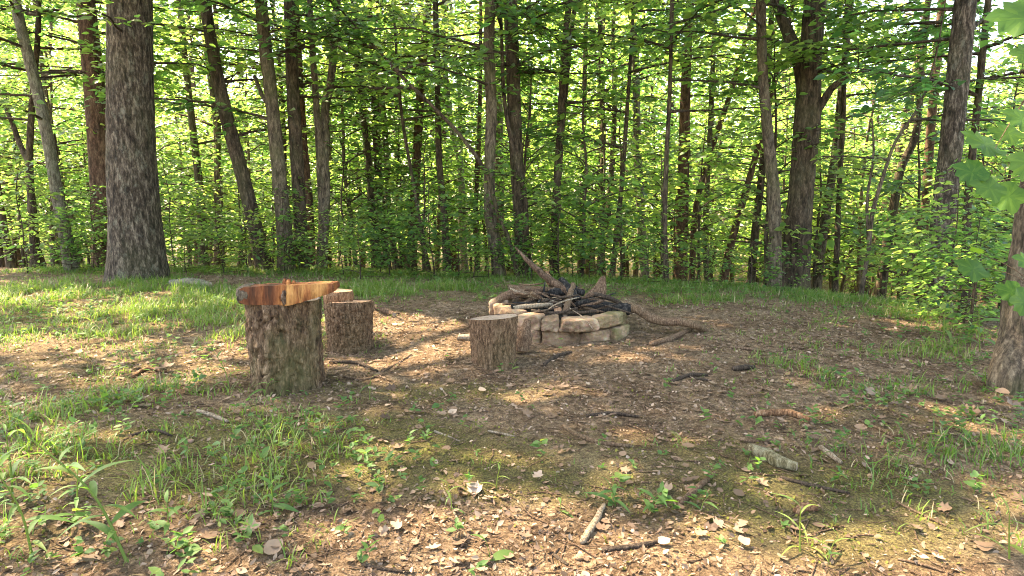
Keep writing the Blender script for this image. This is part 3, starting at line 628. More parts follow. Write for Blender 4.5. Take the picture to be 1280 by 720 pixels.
gstick([(995, 641), (1008, 638), (1022, 640)], 12, M['rotten'], 'small red brown chip of bark on dark dirt', 'bark_chip', 'bark chip', None, rough=.4)
gstick([(214, 358), (238, 358), (263, 361)], 11, M['pale'], 'weathered log lying in the grass beside the big oak', 'fallen_log', 'log', M['cut'])
gstick([(470, 386), (480, 391), (493, 396)], 8, M['brownlog'], 'small reddish log past the rough barked stool', 'small_log', 'log', M['cut'])
gstick([(165, 472), (185, 462), (208, 466)], 5, M['rotten'], 'red brown curled piece of bark in the sunny patch by the oak', 'bark_curl', 'bark', None, rough=.4)
def pebble(px, py, w, lb, mat):
    p = G(px, py); r_ = w / 2 / FPX * p[1] * 1.05; rr = np.random.default_rng(px); n = 10
    th, ph = np.meshgrid(np.arange(16) / 16 * 6.283, np.linspace(.02, math.pi - .02, n)); d = np.stack([np.sin(ph) * np.cos(th), np.sin(ph) * np.sin(th), np.cos(ph)], -1).reshape(-1, 3)
    d = d * (1 + .35 * (fbm(d[:, 0] * 1.6 + px, d[:, 1] * 1.6 + d[:, 2], 4, 3) - .5))[:, None] * [r_, r_ * .8, r_ * .6]
    i = np.arange(n - 1)[:, None] * 16; j = np.arange(16)[None]; k = (j + 1) % 16
    o = mk('pebble', d, np.stack([i + j, i + 16 + j, i + 16 + k, i + k], -1).reshape(-1, 4), mat); o.location = p + [0, 0, r_ * .3]; tag(o, lb, 'pebble', 'pebbles on the ground')
for a in [(725, 697, 15, 'brown pebble in the sunlit patch beside the pale stick'), (238, 552, 9, 'small grey pebble among the low weeds'), (1145, 556, 9, 'pale pebble on dirt near the sparse grass'), (533, 470, 9, 'flat tan pebble beyond the mossy ground'), (1088, 594, 8, 'whitish pebble past the pale short stick'), (905, 560, 7, 'little grey pebble by the short brown stick')]:
    pebble(*a, M['stone'])

# ------------------------------------------------------------------ trees
g_sap = 'saplings of the understory'
canopyP = []
def bark_disp(seed, amp, fs=1.0):
    def f(t, L, r_):
        u = t / 6.2832 * max(8, int(r_.mean() * 150)); nu = max(8, int(r_.mean() * 150)); v = L * 5.5 * fs
        w = .7 * (fbm(u * .7, v * .5, seed, 3) - .5)
        f1, f2, idv = cells(np.mod(u + w, nu), v * .6 + w, nu, seed)
        return amp * (np.clip((f2 - f1) / .35, 0, 1) - .7) + amp * .8 * (fbm(u * 1.7, v * 1.4, seed + 2, 3) - .5)
    return f
def tree(label, Y, pix, wpx, bark, H=13.0, crown_r=3.2, nleaf=900, boughs=(), flare=1.25, name='tree', seed=None, amp=.006, sides=20, fork=None, top_lean=.5, cz=None, tinted=.5, group=None, canopy=True, sub=None):
    """a trunk through picture points at distance Y, on to a crown above; boughs: (height px row, azimuth deg, length)"""
    seed = seed if seed is not None else int(abs(pix[0][0]) * 7 + Y * 13); r = np.random.default_rng(seed)
    P = [at(px, py, Y) for px, py in pix]
    base = P[0].copy(); d0 = P[0] - P[1]; zb = float(gz(base[0], Y)); 
    if base[2] > zb:
        s = min((base[2] - zb) / max(.05, -nrm(d0)[2]), 3.5); base = base + nrm(d0) * s; base[1] = Y
    zb = float(gz(base[0], Y)); base[2] = zb
    if P[0][2] - base[2] < .25: P = P[1:]
    P = [base - np.array([0, 0, .12])] + P; k0 = len(P)
    ddep = lambda p: (p[1] - CAM[1]) * math.cos(PITCH) - (p[2] - CAM[2]) * math.sin(PITCH)
    wv = list(wpx); rad = [w / 2 / FPX * ddep(P[min(i + (1 if k0 > len(pix) else 0), k0 - 1)]) for i, w in enumerate(wv)]
    rad = np.interp(np.linspace(0, 1, k0), np.linspace(0, 1, len(rad)), rad)
    top = P[-1]; dr = nrm(P[-1] - P[-2]); Ht = base[2] + H
    if Ht > top[2] + .5:
        zs = np.linspace(top[2], Ht, 5)[1:]; c = top.copy(); dd = dr / max(.3, dr[2])
        for z in zs:
            dd = np.array([dd[0] * top_lean, dd[1] * top_lean, 1]); c = c + dd * (z - c[2]); P.append(c.copy())
        rad = np.concatenate([rad, rad[-1] * np.array([.85, .62, .38, .14])])
    P = np.array(P); 
    path = np.concatenate([P, rad[:, None]], 1); vis = np.linalg.norm(np.diff(P, axis=0), axis=1).sum()
    n = int(min(150, max(24, vis / .09))); Q = smooth_path(path, n); rr = np.maximum(Q[:, 3], .004); Q = Q[:, :3]
    h = Q[:, 2] - base[2]; rr = rr * (1 + (flare - 1) * np.exp(-np.clip(h, 0, None) / (.25 + rr[0])))
    root = empty(name, base); tag(root, label, 'tree', group); Q = Q - base
    lob = r.uniform(0, 6.28)
    bd = bark_disp(seed, amp)
    def disp(t, L, q): return bd(t, L, q) + q * (flare - 1) * .55 * np.exp(-L / .35) * np.cos(4 * t + lob)
    gt = Geo(); V, F = tube(Q, rr, sides, False, disp); gt.add(V, F)
    gc = Geo(); cz = cz or H * .72
    # limbs to leaf clumps in the upper crown, out of view and shaped for dappled light
    CP = []; CL = []
    if Y < 10.6 and nleaf > 800: nleaf = int(nleaf * 1.35); crown_r += 1.3  # near crowns widened and thickened to shade the clearing
    if nleaf:
        ncl = max(5, int(nleaf / 90))
        for q in range(ncl):
            f = r.uniform(.5, .97); b = np.array([np.interp(f * H, h, Q[:, c]) for c in range(3)]); a = r.uniform(0, 6.28); d = crown_r * math.sqrt(r.uniform(.05, 1)) * (1.15 - .5 * abs(f - .7))
            e = b + np.array([math.cos(a) * d, math.sin(a) * d, r.uniform(.2, 1.2) + .15 * d])
            V, F = tube(smooth_path([b, (b + e) / 2 + [0, 0, -.1], e], 6), np.linspace(rr[0] * .22 * (1.2 - f) + .012, .008, 6), 5, False); gt.add(V, F)
            m_ = int(nleaf / ncl); CP.append(e + r.normal(0, 1, (m_, 3)) * [.62, .62, .34]); 
        CP = np.concatenate(CP); W = CP + base; s = W[:, 2] / SUN[2]; gx = W[:, 0] - SUN[0] * s; gy = W[:, 1] - SUN[1] * s
        gp, ins = gap_at(gx, gy); u = r.uniform(0, 1, len(CP)); keep = np.where(ins > .5, u > gp * 1.15, u < .12)  # leaves culled so sun reaches the chosen patches and the woods behind
        CP = CP[keep]; k = len(CP); D = np.stack([r.normal(0, 1, k), r.normal(0, 1, k), r.normal(-.2, .4, k)], 1); Nn = np.stack([r.normal(0, .5, k), r.normal(0, .5, k), np.ones(k)], 1)
        V, F = leaves(CP, D, Nn, r.uniform(.18, .32, k), r.uniform(1, 1.35, k)); gc.add(V, F, 0, np.clip(r.normal(tinted, .18, k), 0, 1))
    extra = [(float(r.uniform(-70, 110)), float(r.uniform(0, 360)), float(r.uniform(1.3, 2.4)), .13) for _ in range(5 if nleaf > 250 and Y < 12.6 else 2)]
    for (py, azd, L, *ex) in list(boughs) + extra:
        zt = at(pix[0][0], py, Y)[2] - base[2]; b = np.array([np.interp(zt, Q[:, 2], Q[:, c]) for c in range(3)])
        spray(gc, r, b, R(azd), L, r.uniform(.0, .3), ex[0] if ex else .12, .018, 1.0, tint0=tinted)
        V, F = tube(np.array([b, b + np.array([math.cos(R(azd)), math.sin(R(azd)), .1]) * .2]), [.024, .016], 5, False); gt.add(V, F)
    gt.build('trunk', bark, root)
    if gc.n: gc.build('crown', [M['leaf'], M['dkbranch']], root)
    # forks and limbs one can see: parts of their own
    for (Yo, fpix, fw) in (fork or []):
        FPp = np.array([at(px, py, Y + Yo * i_ / max(1, len(fpix) - 1)) for i_, (px, py) in enumerate(fpix)]) - base
        fr = np.array(fw) / 2 / FPX * Y
        pth = smooth_path(np.concatenate([FPp, np.interp(np.linspace(0, 1, len(FPp)), np.linspace(0, 1, len(fr)), fr)[:, None]], 1), 18)
        V, F = tube(pth[:, :3], pth[:, 3], 9, True, lambda t, L, q: q * .15 * (fbm(np.cos(t) + L * 9, np.sin(t) + L * 7, seed, 3) - .5) * 2)
        mk('branch', V, F, bark, root)
    return root

B = M
landmarks = []
def T(lm, label, Y, pix, wpx, bark, **kw):
    landmarks.append((lm, np.mean([p[0] for p in pix]), Y)); return tree(label, Y, pix, wpx, bark, **kw)
# the nearest trees, from the oak side across to the woods edge
T('the big oak', 'huge old oak with rough grey bark and a flared foot at the grass edge', 8.4, [(172, 343), (171, 305), (166, 230), (163, 120), (162, 0)], [70, 60, 56, 52, 50], B['oak'], H=15, crown_r=4.6, nleaf=3600, flare=1.1, amp=.011, sides=84, seed=2, boughs=[(-60, 200, 2.6), (-30, 330, 2.4), (-90, 270, 3.0)], top_lean=.2)
T('the reddish trunk', 'straight reddish brown trunk standing just behind the big oak', 10.2, [(136, 338), (128, 230), (119, 120), (107, 0)], [30, 27, 24, 21], B['red'], H=14, crown_r=3.4, nleaf=1500, sides=28, boughs=[(30, 200, 2.2), (90, 190, 1.6), (-20, 260, 2.4)])
T('the speckled leaning trunk', 'slim speckled pale trunk leaning outward, beyond the dark forked tree', 9.6, [(92, 342), (74, 255), (55, 150), (22, 15)], [15, 14, 13, 12], B['pale'], H=11, nleaf=1000, boughs=[(120, 190, 1.7), (60, 250, 2.0), (20, 300, 1.8), (150, 280, 1.4)], crown_r=2.6)
T('the dark forked tree', 'dark slender tree forking low, with a bare side stem', 9.9, [(47, 345), (40, 260), (37, 205), (40, 130), (48, 30)], [11, 9, 8, 7, 6], B['brown'], H=8, nleaf=500, boughs=[(150, 170, 1.5), (90, 230, 1.6), (60, 20, 1.3)], fork=[(.3, [(37, 205), (25, 180), (14, 150), (4, 130)], [7, 6, 4])], crown_r=2.2)
T('the thin back stem', 'thin stem rising behind the speckled trunk', 12.5, [(102, 340), (83, 240), (62, 150), (50, 60)], [8, 7, 6, 5], B['grey'], H=9, nleaf=300, boughs=[(180, 60, 1.6), (110, 330, 1.6)], crown_r=2)
T('the edge stem', 'thin brown stem at the outermost woods edge past the dark forked tree', 11, [(16, 345), (4, 280), (-8, 200)], [9, 8, 7], B['brown'], H=9, nleaf=300, boughs=[(230, 350, 1.5)], crown_r=2)
T('the small curved trunk', 'small gently curved trunk behind the oak flare, in bright leaves', 12.6, [(254, 315), (250, 240), (242, 170), (234, 100), (226, 20)], [12, 11, 9, 8, 7], B['grey'], H=11, nleaf=600, boughs=[(180, 20, 1.8), (110, 160, 1.7)])
T('the faint twin trunk', 'faint trunk behind the crooked leaning tree, half hidden by leaves', 14.5, [(272, 330), (272, 240), (270, 150), (262, 90), (252, 20)], [9, 9, 8, 7, 6], B['grey'], H=11, nleaf=500, boughs=[(140, 20, 1.6)])
T('the crooked leaning tree', 'crooked dark trunk bowing away from the cluster of three', 9.8, [(333, 345), (318, 280), (302, 215), (288, 165), (271, 90), (262, 40), (256, 0)], [17, 17, 17, 17, 15, 14, 14], B['brown'], H=13, nleaf=1500, boughs=[(170, 20, 1.5), (130, 200, 1.5), (40, 200, 2.0), (20, 330, 2.0)])
T('the first cluster trunk', 'straight grey trunk beside the crooked leaning tree, first of the cluster', 9.6, [(359, 346), (354, 270), (347, 200), (340, 130), (332, 60), (326, 0)], [18, 18, 17, 16, 16, 15], B['grey'], H=14, nleaf=1800, boughs=[(150, 200, 1.3), (70, 330, 1.7), (30, 250, 2.0), (-20, 60, 2.0)], fork=[(.4, [(340, 140), (326, 115), (318, 95)], [6, 5, 4])])
T('the dark cluster trunk', 'dark upright trunk in the middle of the cluster of three', 9.9, [(377, 346), (375, 270), (371, 200), (367, 130), (364, 60), (362, 0)], [17, 16, 16, 16, 15, 15], B['brown'], H=14, nleaf=1500, boughs=[(120, 20, 1.4), (50, 300, 2.0)])
T('the reddish cluster stem', 'thin rusty trunk squeezed close behind the dark upright one', 11.2, [(389, 346), (386, 260), (380, 180), (376, 120), (371, 30)], [11, 11, 9, 9, 8], B['red'], H=12, nleaf=400)
T('the knobbly forked tree', 'knobbly brown trunk that splits into two stems above a burl', 10.1, [(400, 345), (405, 270), (404, 215), (398, 165), (394, 110), (388, 20)], [14, 13, 16, 9, 8, 7], B['grey'], H=12, nleaf=900, fork=[(.3, [(404, 210), (407, 180), (406, 140), (413, 105), (418, 40), (424, -30)], [12, 10, 9, 8])], boughs=[(110, 30, 1.8), (60, 200, 1.6)])
T('the paired stems', 'thin dark stem leaning slightly, first of two close together', 12.2, [(478, 346), (466, 270), (460, 190), (449, 110), (444, 0)], [8, 8, 7, 6, 6], B['brown'], H=9, nleaf=400, boughs=[(150, 180, 1.6), (80, 340, 1.7)])
T('the second paired stem', 'thin straight dark stem, second of two close together', 12.6, [(487, 350), (476, 270), (470, 190), (466, 90), (462, 0)], [8, 7, 7, 6, 5], B['brown'], H=9, nleaf=300, boughs=[(110, 60, 1.6)])
T('the mossy stem', 'mossy stem beside the reddish double trunk', 13.5, [(497, 350), (486, 260), (482, 180), (476, 90)], [8, 7, 7, 6], B['grey'], H=9, nleaf=300)
T('the reddish double trunk', 'reddish double trunk half covered by leaves, midway to the fire ring', 12.8, [(513, 352), (518, 250), (523, 160), (530, 60), (536, 0)], [13, 12, 11, 10, 8], B['red'], H=12, nleaf=700, boughs=[(130, 300, 1.8)])
T('the bare slanted sapling', 'very thin sapling slanting across in front of the reddish double trunk', 10.4, [(539, 362), (527, 290), (516, 225), (503, 150), (495, 60)], [5, 4.5, 4, 4, 3], B['brown'], H=6, nleaf=0, boughs=[(120, 160, 1.3), (70, 20, 1.2), (150, 20, 1.2)])
T('the dark pole tree', 'dark thin upright tree standing alone before the pale far trunk', 11.3, [(560, 358), (556, 280), (549, 200), (547, 120), (545, 40)], [10, 9, 8, 7, 7], B['brown'], H=9, nleaf=600, boughs=[(140, 200, 1.8), (80, 330, 1.8), (40, 100, 1.6)])
T('the pale far trunk', 'pale crooked trunk far behind, broken near its top', 16, [(580, 330), (577, 270), (574, 200), (566, 165), (560, 120)], [10, 10, 9, 8, 6], B['pale'], H=8, nleaf=0)
T('the wavy trunk', 'wavy bare grey trunk rising just behind the fire ring', 9.2, [(625, 362), (621, 315), (613, 270), (612, 210), (614, 130), (611, 60), (613, 0)], [15, 15, 15, 14, 14, 14, 13], B['grey'], H=14, nleaf=2000, boughs=[(60, 200, 1.8), (20, 330, 2.2), (-30, 240, 2.4)])
T('the stout trunk', 'stout dark trunk behind the pointed log, close to the wavy one', 9.7, [(655, 360), (652, 290), (647, 220), (643, 140), (640, 60), (638, 0)], [20, 18, 17, 17, 17, 18], B['brown'], H=14, nleaf=1800, boughs=[(90, 20, 1.6), (40, 300, 2.0), (10, 60, 2.0)])
T('the arching stem', 'long bare stem arching away over the clearing past the wavy trunk', 9.0, [(650, 352), (636, 300), (621, 260), (607, 215), (580, 175), (546, 138), (505, 98), (470, 60), (440, 28)], [6, 6, 5.5, 5, 5, 4.5, 4, 3, 2], B['brown'], H=3.2, nleaf=0, boughs=[(110, 160, 1.4), (60, 200, 1.4), (90, 60, 1.1)], flare=1.1, amp=.002, sides=10)
T('the twisted vine stem', 'thin twisting vine-like stem hugging the stout dark trunk', 9.4, [(655, 345), (658, 280), (656, 240), (642, 190), (631, 130), (627, 40)], [6, 6, 5, 5, 5, 4], B['brown'], H=7, nleaf=150, boughs=[(80, 60, 1.1)], flare=1.05, amp=.002, sides=10)
T('the straight pole', 'straight slim trunk beyond the sawn log stub, with twin upper stems', 10.0, [(693, 350), (694, 270), (699, 190), (703, 110), (707, 40), (712, 0)], [11, 10, 10, 9, 8, 8], B['brown'], H=11, nleaf=900, fork=[(.3, [(699, 190), (706, 130), (711, 70), (722, -20)], [6, 6, 5])], boughs=[(130, 330, 1.5), (60, 20, 2.0), (90, 190, 1.5)])
T('the slanted thin tree', 'thin curving tree leaning across behind the bark chunk', 10.6, [(764, 345), (771, 290), (779, 210), (783, 150), (789, 60)], [7, 6, 5.5, 5, 4], B['brown'], H=8, nleaf=500, boughs=[(140, 190, 2.0), (185, 200, 1.7), (90, 340, 1.7)])
T('the grey pine', 'pale grey straight trunk deeper in the woods, past the thin curving tree', 14.2, [(806, 345), (800, 250), (796, 160), (794, 70), (788, 0)], [11, 11, 10, 9, 9], B['pale'], H=13, nleaf=500, boughs=[(100, 330, 1.8)])
T('the thin black sapling', 'thin nearly black sapling standing right at the far grass edge', 9.1, [(834, 362), (831, 280), (833, 200), (837, 120), (839, 40)], [6.5, 6, 5.5, 5, 5], B['brown'], H=7, nleaf=300, boughs=[(100, 20, 1.5), (60, 200, 1.6), (140, 340, 1.2)])
T('the reddish woods trunk', 'rusty thick trunk set back behind the thin black sapling', 12.4, [(850, 352), (853, 260), (855, 190), (857, 110), (862, 20)], [17, 15, 14, 12, 10], B['red'], H=13, nleaf=700, boughs=[(120, 20, 1.8)])
T('the long leaning trunk', 'long reddish trunk leaning from low down towards the broken limb tree', 11.8, [(900, 365), (915, 300), (932, 240), (946, 190)], [10, 9, 8, 7], B['red'], H=7, nleaf=300, top_lean=.9)
T('the slanting back trunk', 'thin trunk slanting the opposite way high up, deeper in the woods', 13.5, [(865, 340), (870, 260), (890, 185), (912, 120), (938, 30)], [8, 8, 7, 7, 6], B['red'], H=12, nleaf=500, top_lean=.9)
T('the brown middle trunk', 'brown trunk slightly tilted between the long leaning one and the slim grey one', 12.0, [(939, 352), (944, 290), (952, 220), (957, 150), (962, 60)], [11, 10, 9, 8, 7], B['brown'], H=12, nleaf=500)
T('the slim grey tree', 'slim grey tree standing in front of the dark broken limb tree', 9.0, [(968, 368), (969, 300), (967, 240), (960, 170), (954, 100), (951, 0)], [16, 15, 15, 13, 12, 12], B['grey'], H=13, nleaf=1500, boughs=[(50, 200, 1.8), (0, 330, 2.0), (110, 190, 1.0)])
T('the broken limb tree', 'thick dark tree with a broken side limb and leafy boughs low on its trunk', 9.4, [(992, 355), (997, 290), (1003, 220), (1009, 150), (1013, 70), (1019, 0)], [34, 31, 29, 31, 26, 26], B['brown'], H=15, crown_r=4.2, nleaf=3000, sides=40, amp=.01, boughs=[(70, 270, 1.3, .15), (85, 240, 1.1, .15), (60, 310, 1.3, .15), (95, 300, .9, .14), (-20, 250, 2.4), (-20, 330, 2.4)], fork=[(-.3, [(1012, 150), (1028, 128), (1042, 108), (1060, 96)], [14, 10, 8, 6]), (.4, [(1006, 120), (993, 60), (982, 35), (970, 0), (955, -60)], [16, 14, 13, 11])])
T('the shaded back trunk', 'grey trunk leaning behind the thick broken limb tree', 11.6, [(1022, 348), (1032, 270), (1043, 200), (1050, 130), (1060, 40)], [11, 11, 10, 9, 7], B['grey'], H=11, nleaf=500, boughs=[(150, 20, 1.6), (70, 330, 1.6)])
T('the thin dark stem', 'thin dark upright stem a step past the leaning grey trunk', 10.8, [(1044, 355), (1047, 290), (1050, 220), (1054, 150), (1056, 60)], [7, 7, 6, 6, 5], B['brown'], H=9, nleaf=400, boughs=[(120, 20, 1.6), (60, 200, 1.4)])
T('the bowed sapling', 'bowed sapling with long bare upward branches before the massive bark trunk', 8.2, [(1079, 352), (1086, 310), (1090, 270), (1104, 220), (1118, 180), (1150, 130)], [6, 5, 5, 4, 3], B['grey'], H=4, nleaf=0, fork=[(.2, [(1086, 312), (1084, 250), (1092, 190), (1090, 150)], [4, 3, 2])], boughs=[(150, 20, 1.3), (200, 200, 1.0), (110, 60, 1.3)], flare=1.05, amp=.002, sides=10)
T('the far slanted trunk', 'slanted brown trunk in the distance behind the bowed sapling', 12.5, [(1104, 340), (1117, 260), (1128, 205), (1141, 180), (1150, 100)], [13, 12, 10, 9, 8], B['brown'], H=11, nleaf=500, boughs=[(150, 330, 1.8)])
T('the furrowed trunk', 'furrowed thick trunk above the pale shrubs at the woods edge', 7.4, [(1171, 385), (1176, 320), (1180, 260), (1190, 170), (1199, 80), (1207, 0)], [27, 27, 26, 25, 25, 24], B['oak'], H=14, crown_r=4.2, nleaf=3000, sides=40, amp=.009, boughs=[(-10, 200, 2.0), (-30, 300, 2.2), (150, 20, 1.0)], fork=[(.3, [(1203, 50), (1216, 36), (1228, 24)], [6, 5, 3])])
T('the high back trunk', 'reddish trunk top seen high up behind the furrowed one', 13, [(1150, 360), (1158, 240), (1166, 130), (1172, 60), (1178, 0)], [9, 10, 10, 10, 9], B['red'], H=13, nleaf=500)
T('the shadowed side trunk', 'dark trunk in deep shade just past the furrowed one', 8.6, [(1206, 372), (1207, 320), (1210, 250), (1220, 150)], [10, 10, 9, 8], B['brown'], H=10, nleaf=500, boughs=[(120, 200, 1.5), (60, 300, 1.8)])
T('the mossy middle trunk', 'mossy thin trunk between the rusty thick trunk and the long leaning one', 12.8, [(884, 350), (882, 280), (886, 200), (889, 130)], [7, 7, 6, 6], B['grey'], H=10, nleaf=300)
T('the straight back pole', 'straight thin pole deep behind the straight slim twin trunk', 14.5, [(725, 345), (727, 250), (729, 170), (731, 90)], [7, 7, 6, 6], B['grey'], H=11, nleaf=300)
T('the grey back pole', 'thin grey pole deep in the woods above the fire pile', 14.8, [(753, 340), (752, 260), (754, 180), (752, 100), (750, 20)], [8, 8, 7, 7, 6], B['brown'], H=12, nleaf=400)
T('the leaf veiled trunk', 'leaf veiled trunk behind the gap between the wavy and dark pole trees', 13.2, [(598, 345), (594, 270), (598, 200), (600, 120)], [6, 6, 5, 5], B['red'], H=9, nleaf=300, boughs=[(180, 200, 1.4)])

# young tulip tree at the clearing's edge, its big lobed leaves hanging close to the camera
def lobed(w=1.0):
    o = np.array([[0, 0], [.20, -.05], [.38, .0], [.50, .10], [.60, .30], [.47, .42], [.54, .52], [.60, .66], [.56, .84], [.42, .82], [.30, .80], [.16, .90], [0, .84]])
    ring = np.concatenate([o, (o * [-1, 1])[1:-1][::-1]]); n = len(ring); c = np.array([0, .42]); T_ = [[0, .42, 0]]; F_ = []
    for q, f in enumerate((.34, .67, 1.0)):
        for a_, (x, y) in enumerate(ring):
            xx, yy = c + (np.array([x, y]) - c) * f; vein = .022 * math.cos(a_ * math.pi) * f
            T_.append([xx * .85 * w, yy, .16 * abs(xx) - .30 * max(0, yy - .35) ** 2 - .18 * xx * xx + vein + .03 * math.sin(xx * 9 + yy * 5) * f])
        for a_ in range(n):
            b_ = (a_ + 1) % n
            if q == 0: F_.append([0, 1 + a_, 1 + b_])
            else:
                u = 1 + (q - 1) * n; v = 1 + q * n; F_ += [[u + a_, v + a_, v + b_], [u + a_, v + b_, u + b_]]
    return np.array(T_), np.array(F_)
LT, LF = lobed()
yt_Y = 3.62
yb = G(1264, 488); yt = empty('tulip_tree', yb); tag(yt, 'near grey brown trunk at the picture edge with big lobed green leaves', 'tree')
Q = np.array([[0, 0, -.06], [.0, .02, .1], *[(at(px, py, yb[1] + .1) - yb) for px, py in [(1270, 420), (1276, 360), (1284, 300), (1296, 200), (1310, 80)]], [.45, .2, 3.2], [.6, .3, 5]])
rr = np.array([.115, .098, .085, .078, .07, .066, .06, .045, .02])
pth = smooth_path(np.concatenate([Q, rr[:, None]], 1), 110); V, F = tube(pth[:, :3], pth[:, 3], 48, False, bark_disp(5, .009)); mk('trunk', V, F, M['grey'], yt)
gl = Geo(); rl = np.random.default_rng(17)
spec = [(1212, 216, 2.55, .115, 185), (1235, 236, 2.5, .12, 195), (1258, 248, 2.7, .13, 215), (1228, 180, 2.6, .16, 160), (1258, 168, 2.75, .12, 185), (1275, 150, 2.6, .13, 170), (1214, 337, 2.5, .115, 172), (1221, 312, 2.52, .05, 120),
        (1262, 366, 2.6, .10, 190), (1279, 380, 2.5, .12, 215), (1278, 25, 2.4, .2, 200), (1285, 205, 2.5, .14, 190), (1288, 330, 2.5, .12, 175), (1290, 70, 2.7, .15, 200), ]
stem_start = np.array([at(1330, 230, 3.1), at(1320, 380, 3.0), at(1330, 60, 3.0)])
for px, py, Y, L, azd in spec:
    c = at(px, py, Y); a = R(azd); D = np.array([[math.cos(a), -.35 + .3 * rl.normal(), math.sin(a) - .25]]); Nn = np.array([[rl.normal(0, .3), -.75 + rl.normal(0, .25), .75]])
    base_ = c - nrm(D)[0] * L * .5
    V, F = leaves(base_[None], D, Nn, [L], 1.0, LT, LF); tb = .4 + .2 * rl.normal() + (.3 if L < .06 else 0); gl.add(V, F, 0, np.clip(tb + rl.normal(0, .07, len(F)) + .28 * ((np.arange(len(F)) // 2) % 4 == 0), 0, 1))
    s = stem_start[np.argmin(np.linalg.norm(stem_start - base_, axis=1))]; w = base_ + (s - base_) * .35 + [0, 0, .03]
    V, F = tube(smooth_path([base_, w, s], 8), [.0012, .0014, .0016, .002, .0025, .003, .004, .005], 5, False); gl.add(V, F, 1)
for s in stem_start:
    e = yb + np.array([.2, .15, s[2] - yb[2] - .1]); V, F = tube(np.array([s, e]), [.006, .014], 6, False); gl.add(V, F, 1)
o = gl.build('crown', [M['tulip'], M['branch']], yt); o.location = -yb

# ------------------------------------------------------------------ understory saplings and far trees (copies of a few kinds)
def copy_thing(root, loc, rz, sc):
    c = root.copy(); col.objects.link(c); c.location = [float(v) for v in loc]; c.rotation_euler = (0, 0, rz); c.scale = (sc, sc, sc)
    for ch in root.children:
        d = ch.copy(); col.objects.link(d); d.parent = c
    return c
kinds = []
for s, (h, nb, lm, ll) in enumerate([(3.4, 26, 1.4, .12), (4.2, 30, 1.5, .125), (2.7, 22, 1.2, .11), (5.0, 34, 1.6, .125), (3.7, 27, 1.5, .12), (2.1, 18, 1.0, .10), (8.5, 46, 1.7, .125), (9.5, 50, 1.9, .13)]):
    gs_, gc_ = sapling_geo(200 + s, h, nb, lm, ll, .12 if h < 6 else .3, 1.0); kinds.append((gs_, gc_, h))
landm = sorted(landmarks, key=lambda a: a[1])
seen_labels = {}
def between(px, what):
    L_ = [a for a in landm if a[1] <= px]; R_ = [a for a in landm if a[1] > px]
    if L_ and R_: s = f'{what} between {L_[-1][0]} and {R_[0][0]}'
    elif L_: s = f'{what} past {L_[-1][0]}'
    else: s = f'{what} outside {R_[0][0]}'
    return s.replace('the ', '')
roots = [None] * len(kinds)
rs = np.random.default_rng(88)
def px_of(p):
    d = np.array(p) - CAM; return 640 + FPX * d[0] / (d @ FWD)
spots = []
for (Y0, Y1, cnt) in ((9.6, 12, 17), (12, 16, 27), (16, 21, 32), (21, 28, 32)):
    for q in range(cnt):
        Y = rs.uniform(Y0, Y1); f = (q + rs.uniform(.1, .9)) / cnt; x = (f * 2 - 1) * .86 * Y
        spots.append((x, max(Y, float(rim(x)) + .9 + rs.uniform(0, .8))))
tone = ['light green', 'deep green', 'yellow green']
size = {0: 'medium', 1: 'tall', 2: 'small', 3: 'very tall', 4: 'broad', 5: 'low', 6: 'high crowned', 7: 'lofty'}
rows = []
for (x, Y) in spots:
    k = int(rs.integers(0, 6)) if Y > 12 else int(rs.choice([0, 2, 4, 5])); sc = rs.uniform(.85, 1.2) * (1 + max(0, Y - 12) * .05); rows.append((x, Y, k, sc, rs.uniform(0, 6.28)))
for q in range(28):
    Y = rs.uniform(13.5, 30); f = (q * 0.618 + rs.uniform(0, .05)) % 1; rows.append(((f * 2 - 1) * .84 * Y, Y, 6 + q % 2, rs.uniform(.85, 1.15) * (1 + (Y - 13) * .012), rs.uniform(0, 6.28)))
used = set()
for (x, Y, k, sc, rz) in rows:
    loc = (x, Y, float(gz(x, Y)) - .05)
    if roots[k] is None:
        gs_, gc_, h = kinds[k]; t_ = empty('sapling', loc, rz); t_.scale = (sc, sc, sc); gs_.build('stem', M['grey'] if k % 2 else M['brown'], t_); gc_.build('crown', [M['leaf'], M['dkbranch']], t_); roots[k] = t_
    else: t_ = copy_thing(roots[k], loc, rz, sc)
    px = px_of((x, Y, 1)); dep = 'near' if Y < 12 else 'midway' if Y < 16 else 'deeper' if Y < 21 else 'distant'
    lb = between(px, f'{dep} {size[k]} leafy sapling')
    if lb in used: lb = lb.replace('leafy', 'dense leafed')
    if lb in used: lb = lb.replace('dense leafed', 'fine leafed')
    used.add(lb); tag(t_, lb, 'sapling', g_sap)

